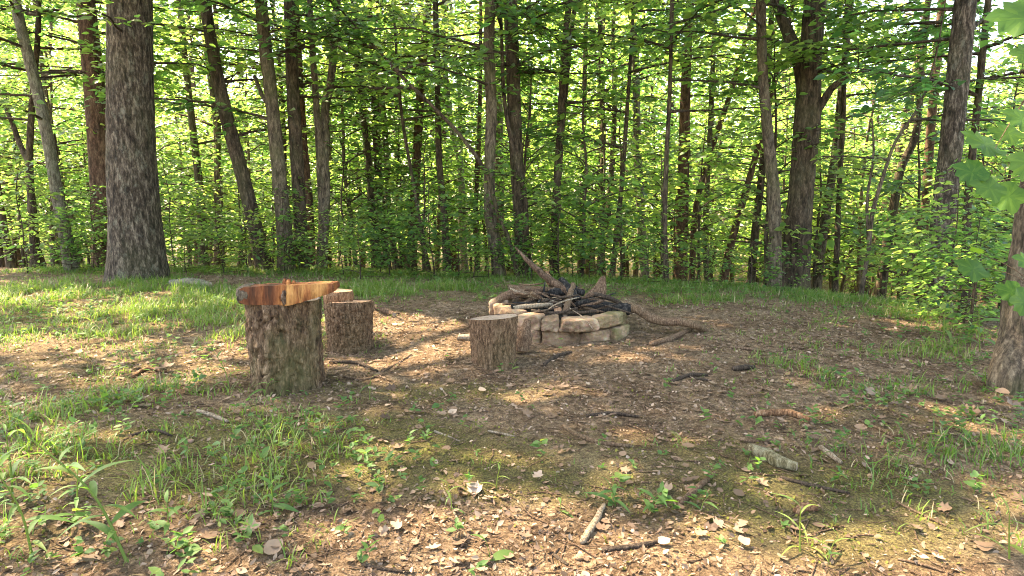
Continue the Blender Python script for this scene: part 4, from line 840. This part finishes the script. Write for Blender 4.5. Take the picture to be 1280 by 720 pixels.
# far trees: thin trunks with leafy tops, deep in the woods
fk = []
for s in range(4):
    r = np.random.default_rng(500 + s); h = 11 + s; gt = Geo(); gc = Geo(); z = np.linspace(0, h, 8); P = np.stack([np.cumsum(r.normal(0, .1, 8)), np.cumsum(r.normal(0, .1, 8)), z], 1); P[0, :2] = 0
    Ps = smooth_path(P, 20); V, F = tube(Ps, .13 * (1 - .8 * np.linspace(0, 1, 20)) + .004, 9, False); gt.add(V, F)
    for q in range(15):
        f = r.uniform(.3, .98); b = np.array([np.interp(f * h, Ps[:, 2], Ps[:, c]) for c in range(3)])
        spray(gc, r, b, r.uniform(0, 6.28), r.uniform(1.1, 2.6) * (1.15 - .6 * f), r.uniform(.1, .6), .17, .03, .75, twig=False)
    fk.append((gt, gc))
froots = [None] * 4
lookw = ['slim', 'straight', 'dim', 'thin']
for q in range(48):
    Y = rs.uniform(17, 36); x = ((q + rs.uniform(0, 1)) / 48 * 2 - 1) * .84 * Y if q % 2 else rs.uniform(-.84, .84) * Y
    k = q % 4; loc = (x, Y, float(gz(x, Y)) - .1); sc = rs.uniform(.8, 1.2); rz = rs.uniform(0, 6.28)
    if froots[k] is None:
        t_ = empty('far_tree', loc, rz); t_.scale = (sc,) * 3; fk[k][0].build('trunk', [M['brown'], M['red'], M['grey'], M['brown']][k], t_); fk[k][1].build('crown', [M['leaf'], M['dkbranch']], t_); froots[k] = t_
    else: t_ = copy_thing(froots[k], loc, rz, sc)
    t_.rotation_euler = (rs.normal(0, .04), rs.normal(0, .05), rz)
    tag(t_, 'thin dim trunk far back in the woods, half veiled by sunlit leaves', 'tree', 'far trunks deep in the woods')

# far-off woods that read as one leafy mass down the slope
r = np.random.default_rng(900); g = Geo(); ncl = 4600
Yc = r.uniform(29, 62, ncl); Xc = r.uniform(-.9, .9, ncl) * Yc; rt = Xc / Yc; low = np.where(((rt > -.48) & (rt < -.33)) | (rt > .52), .5, 1.0)
Zc = gz(Xc, Yc) + r.uniform(.02, 1, ncl) * low * (12 + 13 * fbm(Xc * .09, Yc * .09, 8, 2))
m_ = 52; C = np.stack([Xc, Yc, Zc], 1).repeat(m_, 0); k = len(C); C = C + r.normal(0, 1, (k, 3)) * [1.2, 1.2, .45]
V, F = leaves(C, np.stack([r.normal(0, 1, k), r.normal(0, 1, k), r.normal(-.1, .3, k)], 1), np.stack([r.normal(0, .45, k), r.normal(0, .45, k), np.ones(k)], 1), r.uniform(.22, .38, k), 1.2)
g.add(V, F, 0, np.clip(r.normal(.65, .2, k), 0, 1)); fw = g.build('far_woods', [M['leaf']]); tag(fw, kind='stuff')

# ------------------------------------------------------------------ shrubs at the edge
sk = []
for s, (h, nb, lm, ll) in enumerate([(.8, 16, .5, .06), (1.2, 22, .7, .075), (.55, 14, .42, .055), (1.5, 24, .8, .08)]):
    sk.append(sapling_geo(300 + s, h, nb, lm, ll, .05, 1.6, .008))
sroots = [None] * 4; used2 = set()
shr = [(110, 341, 3), (200, 340, 3), (370, 342, 0), (470, 346, 1), (610, 350, 3), (720, 350, 1), (880, 356, 3), (1080, 366, 3), (1185, 398, 1), (1215, 410, 0), (1158, 385, 1), (1130, 378, 3), (1232, 400, 3), (1100, 372, 0), (1060, 368, 1), (1020, 366, 0), (985, 366, 2), (940, 362, 2), (900, 362, 2), (870, 360, 0), (815, 358, 2), (780, 355, 1), (740, 352, 0), (590, 354, 2), (570, 352, 0), (540, 350, 1), (510, 350, 2), (450, 350, 0), (430, 346, 1), (300, 344, 0), (270, 343, 1), (232, 342, 2), (90, 342, 1), (60, 344, 0), (20, 343, 3), (1250, 420, 1), (1270, 440, 0), (1200, 388, 3), (665, 350, 0), (700, 350, 3), (345, 343, 3), (1042, 360, 3), (965, 360, 3), (850, 352, 3), (485, 348, 3)]
for (px, py, k) in shr:
    p = G(px, py); p[1] += rs.uniform(.0, .5); p[2] = float(gz(p[0], p[1])) - .02; sc = rs.uniform(.75, 1.15); rz = rs.uniform(0, 6.28)
    if sroots[k] is None:
        t_ = empty('shrub', p, rz); t_.scale = (sc,) * 3; sk[k][0].build('stem', M['brown'], t_); sk[k][1].build('foliage', [M['leaf'], M['dkbranch']], t_); sroots[k] = t_
    else: t_ = copy_thing(sroots[k], p, rz, sc)
    lb = between(px, ['small bushy shrub', 'mid sized leafy shrub', 'tiny low shrub', 'taller wispy shrub'][k] + ' in the grass')
    if lb in used2: lb = lb.replace('in grass', 'by the grass edge')
    if lb in used2: lb = lb.replace('by the grass edge', 'rooted down the slope')
    used2.add(lb); tag(t_, lb, 'shrub', 'shrubs along the woods edge')

# ------------------------------------------------------------------ grass, moss, weeds, litter (uncountable)
r = np.random.default_rng(1234)
GR = blobs([(160, 640, .8, .5, .3), (420, 600, .7, .3, .2), (340, 430, .5, .4, .4), (180, 395, 1.6, .7, .6), (1130, 600, .5, .3, .3), (900, 560, .25, .08, .35), (600, 590, .3, .1, .25), (60, 370, 2.6, 1.3, 1.5), (250, 365, 1.6, .9, 1.3), (180, 410, 1.0, .5, .6), (270, 430, .8, .5, .5), (60, 420, 1.0, .4, .4), (480, 362, 1.6, .5, 1.0), (570, 362, 1.0, .5, .9), (850, 368, 1.6, .45, 1.2), (1000, 375, 1.4, .45, 1.1), (1120, 395, 1.0, .5, .8), (1080, 455, .8, .5, .35), (1180, 470, .7, .6, .6),
            (1240, 560, .45, .5, .7), (1250, 650, .3, .3, .7), (1150, 530, .5, .3, .3), (540, 612, .22, .1, .55), (450, 625, .25, .1, .35), (820, 555, .22, .08, .35), (385, 690, .2, .1, .4), (100, 560, .7, .5, .45), (30, 660, .4, .4, .6), (230, 640, .5, .3, .35), (300, 560, .6, .3, .3), (1000, 690, .12, .06, .3), (800, 610, .2, .08, .25), (200, 500, .9, .45, .5), (60, 560, .8, .5, .55), (330, 590, .6, .25, .15), (1020, 415, 1.0, .4, .4), (1200, 430, .6, .5, .7), (440, 440, .15, .15, .3), (640, 458, .1, .06, .1), (770, 428, .15, .1, .3), (950, 470, .5, .3, .12), (90, 480, .9, .5, .35)])
nt = 105000; X = r.uniform(-7.5, 7.5, nt); Y = r.uniform(1.5, 11.5, nt)
far = np.clip((Y - rim(X) + 1.2) / 1.0, 0, 1)
dn = np.clip(field(GR, X, Y), 0, 1.3) * np.clip(3.4 * fbm(X * 2.3, Y * 2.3, 31, 4) - 1.15, 0, 1.3); dn = np.maximum(dn, far * .75)
inring = np.hypot(X - FC[0], Y - FC[1]) < .62; stm = np.zeros(nt, bool)
for b_, rd in ((b1, .215), (b2, .165), (b3, .15)): stm |= np.hypot(X - b_[0], Y - b_[1]) < rd
keep = (r.uniform(0, 1, nt) < dn * .62) & ~inring & ~stm & (np.abs(X) < .86 * Y + .4); X = X[keep]; Y = Y[keep]; dn = dn[keep]
nb = r.integers(3, 8, len(X)); bx = X.repeat(nb) + r.normal(0, .025, nb.sum()); by = Y.repeat(nb) + r.normal(0, .025, nb.sum()); dd = dn.repeat(nb)
hb = (.028 + .075 * np.clip(dd, 0, 1)) * r.uniform(.4, 1.0, len(bx)) * (.6 + 1.2 * r.uniform(0, 1, len(X)).repeat(nb) ** 2 + .35 * fbm(bx * 2.5, by * 2.5, 91, 2)); a = r.uniform(0, 6.2832, len(bx)); lean = r.uniform(.2, 1.25, len(bx)); wb = r.uniform(.0011, .0027, len(bx)) * (1 + .09 * by)
bz = gzf(bx, by) - .004; dirv = np.stack([np.cos(a), np.sin(a)], 1); sd = np.stack([-np.sin(a), np.cos(a)], 1)
V = []
for t_, w_ in ((0, 1), (.4, .85), (.75, .55), (1, 0)):
    px_ = bx + dirv[:, 0] * hb * lean * t_ ** 1.8; py_ = by + dirv[:, 1] * hb * lean * t_ ** 1.8; pz_ = bz + hb * (t_ - .38 * lean * t_ ** 2.2)
    if w_:
        for s in (-1, 1): V.append(np.stack([px_ + s * sd[:, 0] * wb * w_, py_ + s * sd[:, 1] * wb * w_, pz_], 1))
    else: V.append(np.stack([px_, py_, pz_], 1))
V = np.stack(V, 1); k = len(bx); o_ = (np.arange(k) * 7)[:, None]
Q = (o_[:, None] + np.array([[0, 1, 3, 2], [2, 3, 5, 4]])[None]).reshape(-1, 4); T3 = o_ + np.array([[4, 5, 6]])
tn = np.clip(.36 + .5 * (fbm(bx * .9, by * .9, 61, 2) - .35) + r.normal(0, .15, k), 0, .86); tn = np.where(r.uniform(0, 1, k) < .10, 1.0, tn)
gr = mk('grass', V.reshape(-1, 3), [T3, Q], M['grass'], attrs={'tint': ('FACE', np.concatenate([tn, tn.repeat(2)]))}); tag(gr, kind='stuff')

# moss: short dense tufts of tiny leaves
nt = 90000; X = r.uniform(-5, 5, nt); Y = r.uniform(1.6, 6.5, nt); md = np.clip(field(MOSS, X, Y) * (.4 + 1.0 * fbm(X * 1.5, Y * 1.5, 21, 3)) * np.clip(3 * fbm(X * 6, Y * 6, 23, 2) - .9, 0, 1.3), 0, 1)
kp = (r.uniform(0, 1, nt) < md * .8) & (np.abs(X) < .84 * Y + .2); X = X[kp]; Y = Y[kp]; k = len(X)
V, F = leaves(np.stack([X, Y, gzf(X, Y)], 1), np.stack([r.normal(0, 1, k), r.normal(0, 1, k), r.uniform(.2, 1.3, k)], 1), np.stack([r.normal(0, .5, k), r.normal(0, .5, k), np.ones(k)], 1), r.uniform(.007, .019, k), 1.2)
g = Geo(); g.add(V, F, 0, np.clip(r.normal(.5, .22, k), 0, 1)); tag(g.build('moss', [M['moss']]), kind='stuff')

# low weeds: rosettes of a few leaves
WD = blobs([(300, 620, 1.2, .6, .5), (480, 560, .8, .4, .3), (150, 460, 1.5, .7, .4), (1100, 540, 1.2, .6, .3), (60, 600, .7, .6, 1), (150, 670, .6, .3, .9), (230, 600, .6, .3, .6), (320, 540, .5, .3, .5), (150, 520, .8, .4, .6), (370, 660, .4, .2, .4), (60, 400, 2, 1, .6), (240, 380, 1.5, .8, .6), (1230, 440, .6, .6, 1.1), (1150, 400, .8, .6, .9), (1100, 470, .7, .5, .35), (1200, 530, .5, .5, .5), (900, 368, 2.2, .5, .7), (560, 358, 2, .5, .6), (800, 625, .2, .08, .4), (460, 600, .4, .2, .25), (1050, 600, .5, .3, .12), (640, 640, .4, .2, .1), (1250, 640, .3, .4, .4)])
nt = 16000; X = r.uniform(-6.5, 6.5, nt); Y = r.uniform(1.5, 10, nt); w_ = np.clip(field(WD, X, Y), 0, 1) * np.clip(2.4 * fbm(X * 1.4, Y * 1.4, 33, 3) - .55, 0, 1)
inr = np.hypot(X - FC[0], Y - FC[1]) < .64
for b_, rd in ((b1, .225), (b2, .175), (b3, .16)): inr |= np.hypot(X - b_[0], Y - b_[1]) < rd
kp = (r.uniform(0, 1, nt) < w_ * .8) & (np.abs(X) < .84 * Y + .2) & ~inr; X = X[kp]; Y = Y[kp]
nl = r.integers(4, 9, len(X)); h_ = r.uniform(.02, .10, len(X)); X2 = X.repeat(nl); Y2 = Y.repeat(nl); k = len(X2); a = r.uniform(0, 6.28, k)
P = np.stack([X2, Y2, gzf(X2, Y2) + h_.repeat(nl) * r.uniform(.2, 1, k)], 1); LL = (.018 + .22 * h_).repeat(nl) * r.uniform(.7, 1.3, k)
V, F = leaves(P, np.stack([np.cos(a), np.sin(a), r.normal(.25, .3, k)], 1), np.stack([r.normal(0, .3, k), r.normal(0, .3, k), np.ones(k)], 1), LL, r.uniform(.7, 1.3, k))
g = Geo(); g.add(V, F, 0, np.clip(r.normal(.4, .2, k), 0, 1)); tag(g.build('ground_cover', [M['weed']]), kind='stuff')

# dead leaf litter: lobed curled leaves, chips and bits of twig
def dead_template(kind):
    if kind == 0: o = [(0, 0), (.16, .12), (.10, .22), (.30, .34), (.16, .46), (.32, .64), (.15, .74), (.1, .9), (0, 1)]
    elif kind == 1: o = [(0, 0), (.14, .1), (.27, .3), (.31, .5), (.22, .75), (.1, .92), (0, 1)]
    else: o = [(0, 0), (.2, .04), (.42, .2), (.25, .34), (.44, .6), (.2, .66), (.12, .9), (0, 1)]
    o = np.array(o); ring = np.concatenate([o, (o * [-1, 1])[1:-1][::-1]]); n = len(ring)
    Tt = np.array([[0, .5, 0]] + [[x, y, .45 * x * x * 2 + .35 * (y - .5) ** 2] for x, y in ring]); return Tt, np.array([[0, 1 + i, 1 + (i + 1) % n] for i in range(n)])
LIT = blobs([(230, 455, .7, .4, .8), (520, 405, 1.0, .7, .9), (700, 470, 2.0, 1.0, .5), (620, 670, .6, .3, 1.0), (480, 690, .6, .2, .9), (800, 640, .8, .4, .5), (1090, 430, .7, .5, 1.1), (1000, 420, .8, .4, .8), (1000, 560, 1, .5, .35), (200, 640, .8, .4, .5), (100, 500, 1, .5, .5), (560, 640, .3, .3, .6), (880, 500, 1, .5, .4)])
g = Geo()
nt = 11000; X = r.uniform(-5.5, 6, nt); Y = r.uniform(1.5, 8.5, nt); ld = .16 + field(LIT, X, Y); kp = (r.uniform(0, 1, nt) < ld * .9) & (np.abs(X) < .84 * Y + .2)
inr = np.hypot(X - FC[0], Y - FC[1]) < .62
for b_, rd in ((b1, .215), (b2, .165), (b3, .15)): inr |= np.hypot(X - b_[0], Y - b_[1]) < rd
kp &= ~inr; X = X[kp]; Y = Y[kp]; kd = r.integers(0, 3, len(X))
for q in range(3):
    s = kd == q; k = s.sum(); a = r.uniform(0, 6.28, k); Tt, TF = dead_template(q); flip = np.where(r.uniform(0, 1, k) < .4, -1, 1)[:, None]
    Nn = np.stack([r.normal(0, .28, k), r.normal(0, .28, k), np.ones(k)], 1)
    V, F = leaves(np.stack([X[s], Y[s], gzf(X[s], Y[s]) + r.uniform(.004, .012, k)], 1), np.stack([np.cos(a), np.sin(a), r.normal(0, .12, k)], 1), Nn, r.uniform(.018, .06, k) * r.uniform(.6, 1.1, k), r.uniform(.7, 1.3, k), Tt, TF)
    g.add(V, F, 0, np.clip(r.normal(.36, .2, k), 0, .9))
nt = 270000; X = r.uniform(-5, 6, nt); Y = 1.5 + 7.3 * r.uniform(0, 1, nt) ** 1.3; kp = (r.uniform(0, 1, nt) < .55 + field(LIT, X, Y) * .5 - .45 * np.clip(field(MOSS, X, Y), 0, 1)) & (np.abs(X) < .84 * Y + .2)
inr = np.hypot(X - FC[0], Y - FC[1]) < .6
for b_, rd in ((b1, .21), (b2, .16), (b3, .148)): inr |= np.hypot(X - b_[0], Y - b_[1]) < rd
kp &= ~inr; X = X[kp]; Y = Y[kp]; k = len(X); a = r.uniform(0, 6.28, k)
V, F = leaves(np.stack([X, Y, gzf(X, Y) + r.uniform(.0, .007, k)], 1), np.stack([np.cos(a), np.sin(a), r.normal(0, .45, k)], 1), np.stack([r.normal(0, .75, k), r.normal(0, .75, k), np.ones(k)], 1), .006 + .024 * r.uniform(0, 1, k) ** 2, r.uniform(.25, 1.4, k))
g.add(V, F, 0, np.clip(r.normal(.40, .23, k), 0, 1))
tag(g.build('leaf_litter', [M['litter']]), kind='stuff')
g = Geo()
for q in range(2400):
    Y = 1.6 + 6.5 * r.uniform() ** 1.2; x = r.uniform(-.8, .8) * Y
    if math.hypot(x - FC[0], Y - FC[1]) < .65 or any(math.hypot(x - b_[0], Y - b_[1]) < .25 for b_ in (b1, b2, b3)): continue
    a = r.uniform(0, 6.28); L = r.uniform(.02, .16); p = np.array([[x, Y], [x + math.cos(a) * L * .5 + r.normal(0, .006), Y + math.sin(a) * L * .5], [x + math.cos(a + .2) * L, Y + math.sin(a + .2) * L]])
    w = r.uniform(.0012, .0032); V, F = tube(np.concatenate([p, (gzf(p[:, 0], p[:, 1]) + .005)[:, None]], 1), [w, w, w * .5], 4, False); g.add(V, F)
tag(g.build('twig_litter', [M['branch']]), kind='stuff')

# single large dead leaves that catch the eye
def dead_leaf(px, py, L, az, tint, lb, kind=0, lift=.01):
    p = G(px, py); Tt, TF = dead_template(kind); rr_ = np.random.default_rng(px)
    Tt = Tt.copy(); Tt[:, 2] = Tt[:, 2] * 1.8 + .12 * np.sin(Tt[:, 1] * 7 + px) * (np.abs(Tt[:, 0]) + .2)
    V, F = leaves(np.zeros((1, 3)), np.array([[math.cos(az), math.sin(az), .15]]), np.array([[rr_.normal(0, .3), -.25 + rr_.normal(0, .2), 1]]), [L], 1.25, Tt, TF)
    o = mk('dead_leaf', V, F, M['litter'], attrs={'tint': ('FACE', np.full(len(F), tint))}); o.location = p + [0, 0, lift]; tag(o, lb, 'dead leaf', 'large fallen leaves')
for a in [(822, 686, .045, .3, .78, 'whitish dead leaf at the tip of the dark barked stick', 1), (330, 697, .07, 1.0, .55, 'large pinkish brown leaf at the front by the weeds', 1), (1143, 494, .085, 2.0, .42, 'upright tan leaf in the sparse grass', 2, .012), (1172, 500, .06, .4, .3, 'tan leaf lying flat next to the upright tan one', 2, .012),
          (1225, 522, .095, 2.6, .33, 'big curled tan leaf under green blades by the near trunk', 0, .02), (1252, 500, .085, .9, .48, 'big pale leaf at the foot of the near trunk', 1, .02), (1272, 512, .10, 3.5, .3, 'folded brown leaf against the near trunk', 0, .03), (193, 466, .12, .6, .35, 'red brown oak leaf in the sunny patch by the oak', 0, .02), (560, 520, .05, .5, .9, 'pale leaf lying on the moss beyond the tuft', 1), (605, 493, .06, 2, .9, 'light oval leaf on the dirt before the bare lowest stool', 1),
          (667, 604, .06, 1, .85, 'small light leaf midway over the dirt', 0), (600, 620, .06, 2.5, .95, 'pale notched leaf beside the grass tuft', 2), (300, 665, .07, .2, .5, 'dull brown leaf half under the weeds', 0), (935, 690, .05, 1.8, .7, 'tan round leaf in the front sun patch', 1), (1085, 497, .1, .9, .55, 'brown leaf under thin grass beyond the rotten branch', 0), (205, 572, .08, 2.2, .4, 'dark leaf among low weeds beyond the front weed', 0)]: dead_leaf(*a)

# single weeds and sprigs that stand apart
def weed(px, py, h, n, L, wid, lean, lb, tint=.5, name='weed', seed=1, spread=1.0, cat='weed', group='single weeds in the clearing'):
    p = G(px, py); r_ = np.random.default_rng(seed + px); root = empty(name, p); tag(root, lb, cat, group)
    P = smooth_path([[0, 0, -.01], [lean * h * .35, 0, h * .5], [lean * h, -.1 * h, h]], 10); V, F = tube(P, np.linspace(.004, .0015, 10) * (h / .3) ** .5, 6, False)
    mk('stem', V, F, M['weed'], root, attrs={'tint': ('FACE', np.full(len(F[0]), min(1, tint + .35)))})
    f = np.linspace(.15, 1, n); b = np.stack([np.interp(f, np.linspace(0, 1, 10), P[:, c]) for c in range(3)], 1); a = np.arange(n) * 2.4 + r_.uniform(0, 6)
    up = r_.normal(.35, .25, n) + .5 * (f > .85); LL = L * (1.15 - .45 * f) * r_.uniform(.75, 1.2, n)
    k = 7; Tt = []; TF = []
    for q in range(k):
        t = q / (k - 1); w = .5 * math.sin(math.pi * min(1, t * .93 + .05)) ** .9 * (1 - .25 * t); z = .25 * t - .6 * t * t
        Tt += [[-w * .42, t, z + .05 * w], [0, t, z], [w * .42, t, z + .05 * w]]
        if q: s = (q - 1) * 3; TF += [[s, s + 1, s + 4, s + 3], [s + 1, s + 2, s + 5, s + 4]]
    Tt = np.array(Tt); TF = np.array(TF)
    for q in range(n):
        D = np.array([[math.cos(a[q]) * spread, math.sin(a[q]) * spread, up[q]]]); V, F = leaves(b[q:q+1], D, np.array([[0, 0, 1.0]]) + r_.normal(0, .2, (1, 3)), [LL[q]], wid, Tt, TF)
        mk('leaf', V, F, M['weed'], root, attrs={'tint': ('FACE', np.full(len(F), float(np.clip(tint + r_.normal(0, .15), 0, 1))))})
for a in [(160, 702, .42, 15, .13, .42, -.55, 'tallest front weed with long lance shaped leaves leaning over'), (40, 690, .30, 12, .11, .4, -.2, 'shorter lance leaved weed at the front corner', .55), (95, 655, .2, 9, .09, .45, .2, 'middle sized weed just behind the tallest front one', .5), (15, 620, .26, 11, .11, .42, .1, 'weed with broad drooping leaves at the picture edge', .45),
          (640, 461, .06, 3, .07, .7, .4, 'bright two leafed seedling at the foot of the bare lowest stool', .9), (425, 424, .1, 5, .08, .45, -.1, 'pale sprig at the foot of the rough barked stool', .8), (287, 485, .22, 6, .12, .5, -.3, 'weed with long leaves beside the tallest stool', .6), (330, 494, .09, 5, .12, .4, .5, 'low weed spreading in front of the tallest stool', .5),
          (462, 500, .12, 4, .08, .3, .1, 'thin green sprig alone on the dirt by the tallest stool', .55), (613, 700, .07, 2, .08, .9, -.2, 'single broad green leaf rising from front litter', .4), (210, 662, .1, 6, .07, .8, .1, 'round leaved little weed in the front litter', .45), (770, 632, .09, 6, .09, .5, -.3, 'low leafy weed next to the pale sunlit stick', .35), (812, 640, .08, 6, .08, .6, .4, 'dark leaved weed beyond the dark barked stick', .3), (875, 640, .07, 4, .07, .5, .5, 'small weed past the slanting grey stick', .6),
          (1000, 690, .16, 6, .12, .22, -.1, 'bright grassy sprig in the front sun patch', .8), (1035, 700, .1, 4, .09, .25, .2, 'shorter bright sprig beside the grassy one', .85), (1262, 700, .16, 6, .13, .25, -.2, 'yellow green sprig at the front corner', .85), (620, 610, .1, 4, .07, .25, .2, 'thin sprig beside the pale notched leaf', .7), (935, 585, .07, 4, .05, .3, .1, 'tiny sprig on bare dirt near the lichen branch', .6), (1120, 585, .1, 5, .07, .4, .1, 'small weed past the long thin straight stick', .6),
          (565, 640, .1, 5, .07, .3, -.1, 'grassy sprig at the moss edge', .7), (1180, 425, .35, 9, .14, .65, -.1, 'pale broad leaved weed under the furrowed trunk', .75), (1150, 415, .3, 8, .13, .65, .2, 'second pale broad leaved weed beside the first', .8), (1225, 440, .4, 10, .16, .6, -.2, 'broad leaved weed close to the near trunk', .55), (1120, 400, .25, 8, .11, .65, .1, 'pale weed at the leaf strewn slope edge', .8), (110, 430, .2, 6, .10, .4, .3, 'weed arching out of the sunny grass', .8), (700, 640, .05, 3, .05, .6, .1, 'tiny seedling in the middle litter', .6), (340, 640, .12, 7, .08, .6, .1, 'leafy weed on the moss before the tallest stool', .4)]:
    weed(*a)

# ------------------------------------------------------------------ light
sd_ = bpy.data.lights.new('sun', 'SUN'); sd_.energy = 3.7; sd_.angle = R(.55); sd_.color = (1, .93, .80)
so = bpy.data.objects.new('sun', sd_); col.objects.link(so); so.rotation_euler = Vector(SUN).to_track_quat('Z', 'Y').to_euler(); so.location = (0, 0, 20)
w = bpy.data.worlds.new('World'); scene.world = w; w.use_nodes = True; nt = w.node_tree; bg = nt.nodes['Background']
sky = nt.nodes.new('ShaderNodeTexSky'); sky.sky_type = 'NISHITA'; sky.sun_disc = False; sky.sun_elevation = SUN_EL; sky.sun_rotation = SUN_AZ; sky.air_density = 1.0; sky.dust_density = 1.5
nt.links.new(sky.outputs[0], bg.inputs[0]); bg.inputs[1].default_value = .15
vs = scene.view_settings; vs.view_transform = 'Standard'; vs.look = 'None'; vs.exposure = 3.28; vs.use_white_balance = True; vs.white_balance_temperature = 8500; vs.white_balance_tint = 10; vs.gamma = 1; vs.use_curve_mapping = False
c = scene.cycles; c.max_bounces = 6; c.diffuse_bounces = 4; c.glossy_bounces = 2; c.transmission_bounces = 4; c.transparent_max_bounces = 4; c.use_denoising = True; c.denoising_prefilter = 'ACCURATE'; c.filter_width = 1.0; c.sample_clamp_indirect = 6
c.caustics_reflective = False; c.caustics_refractive = False
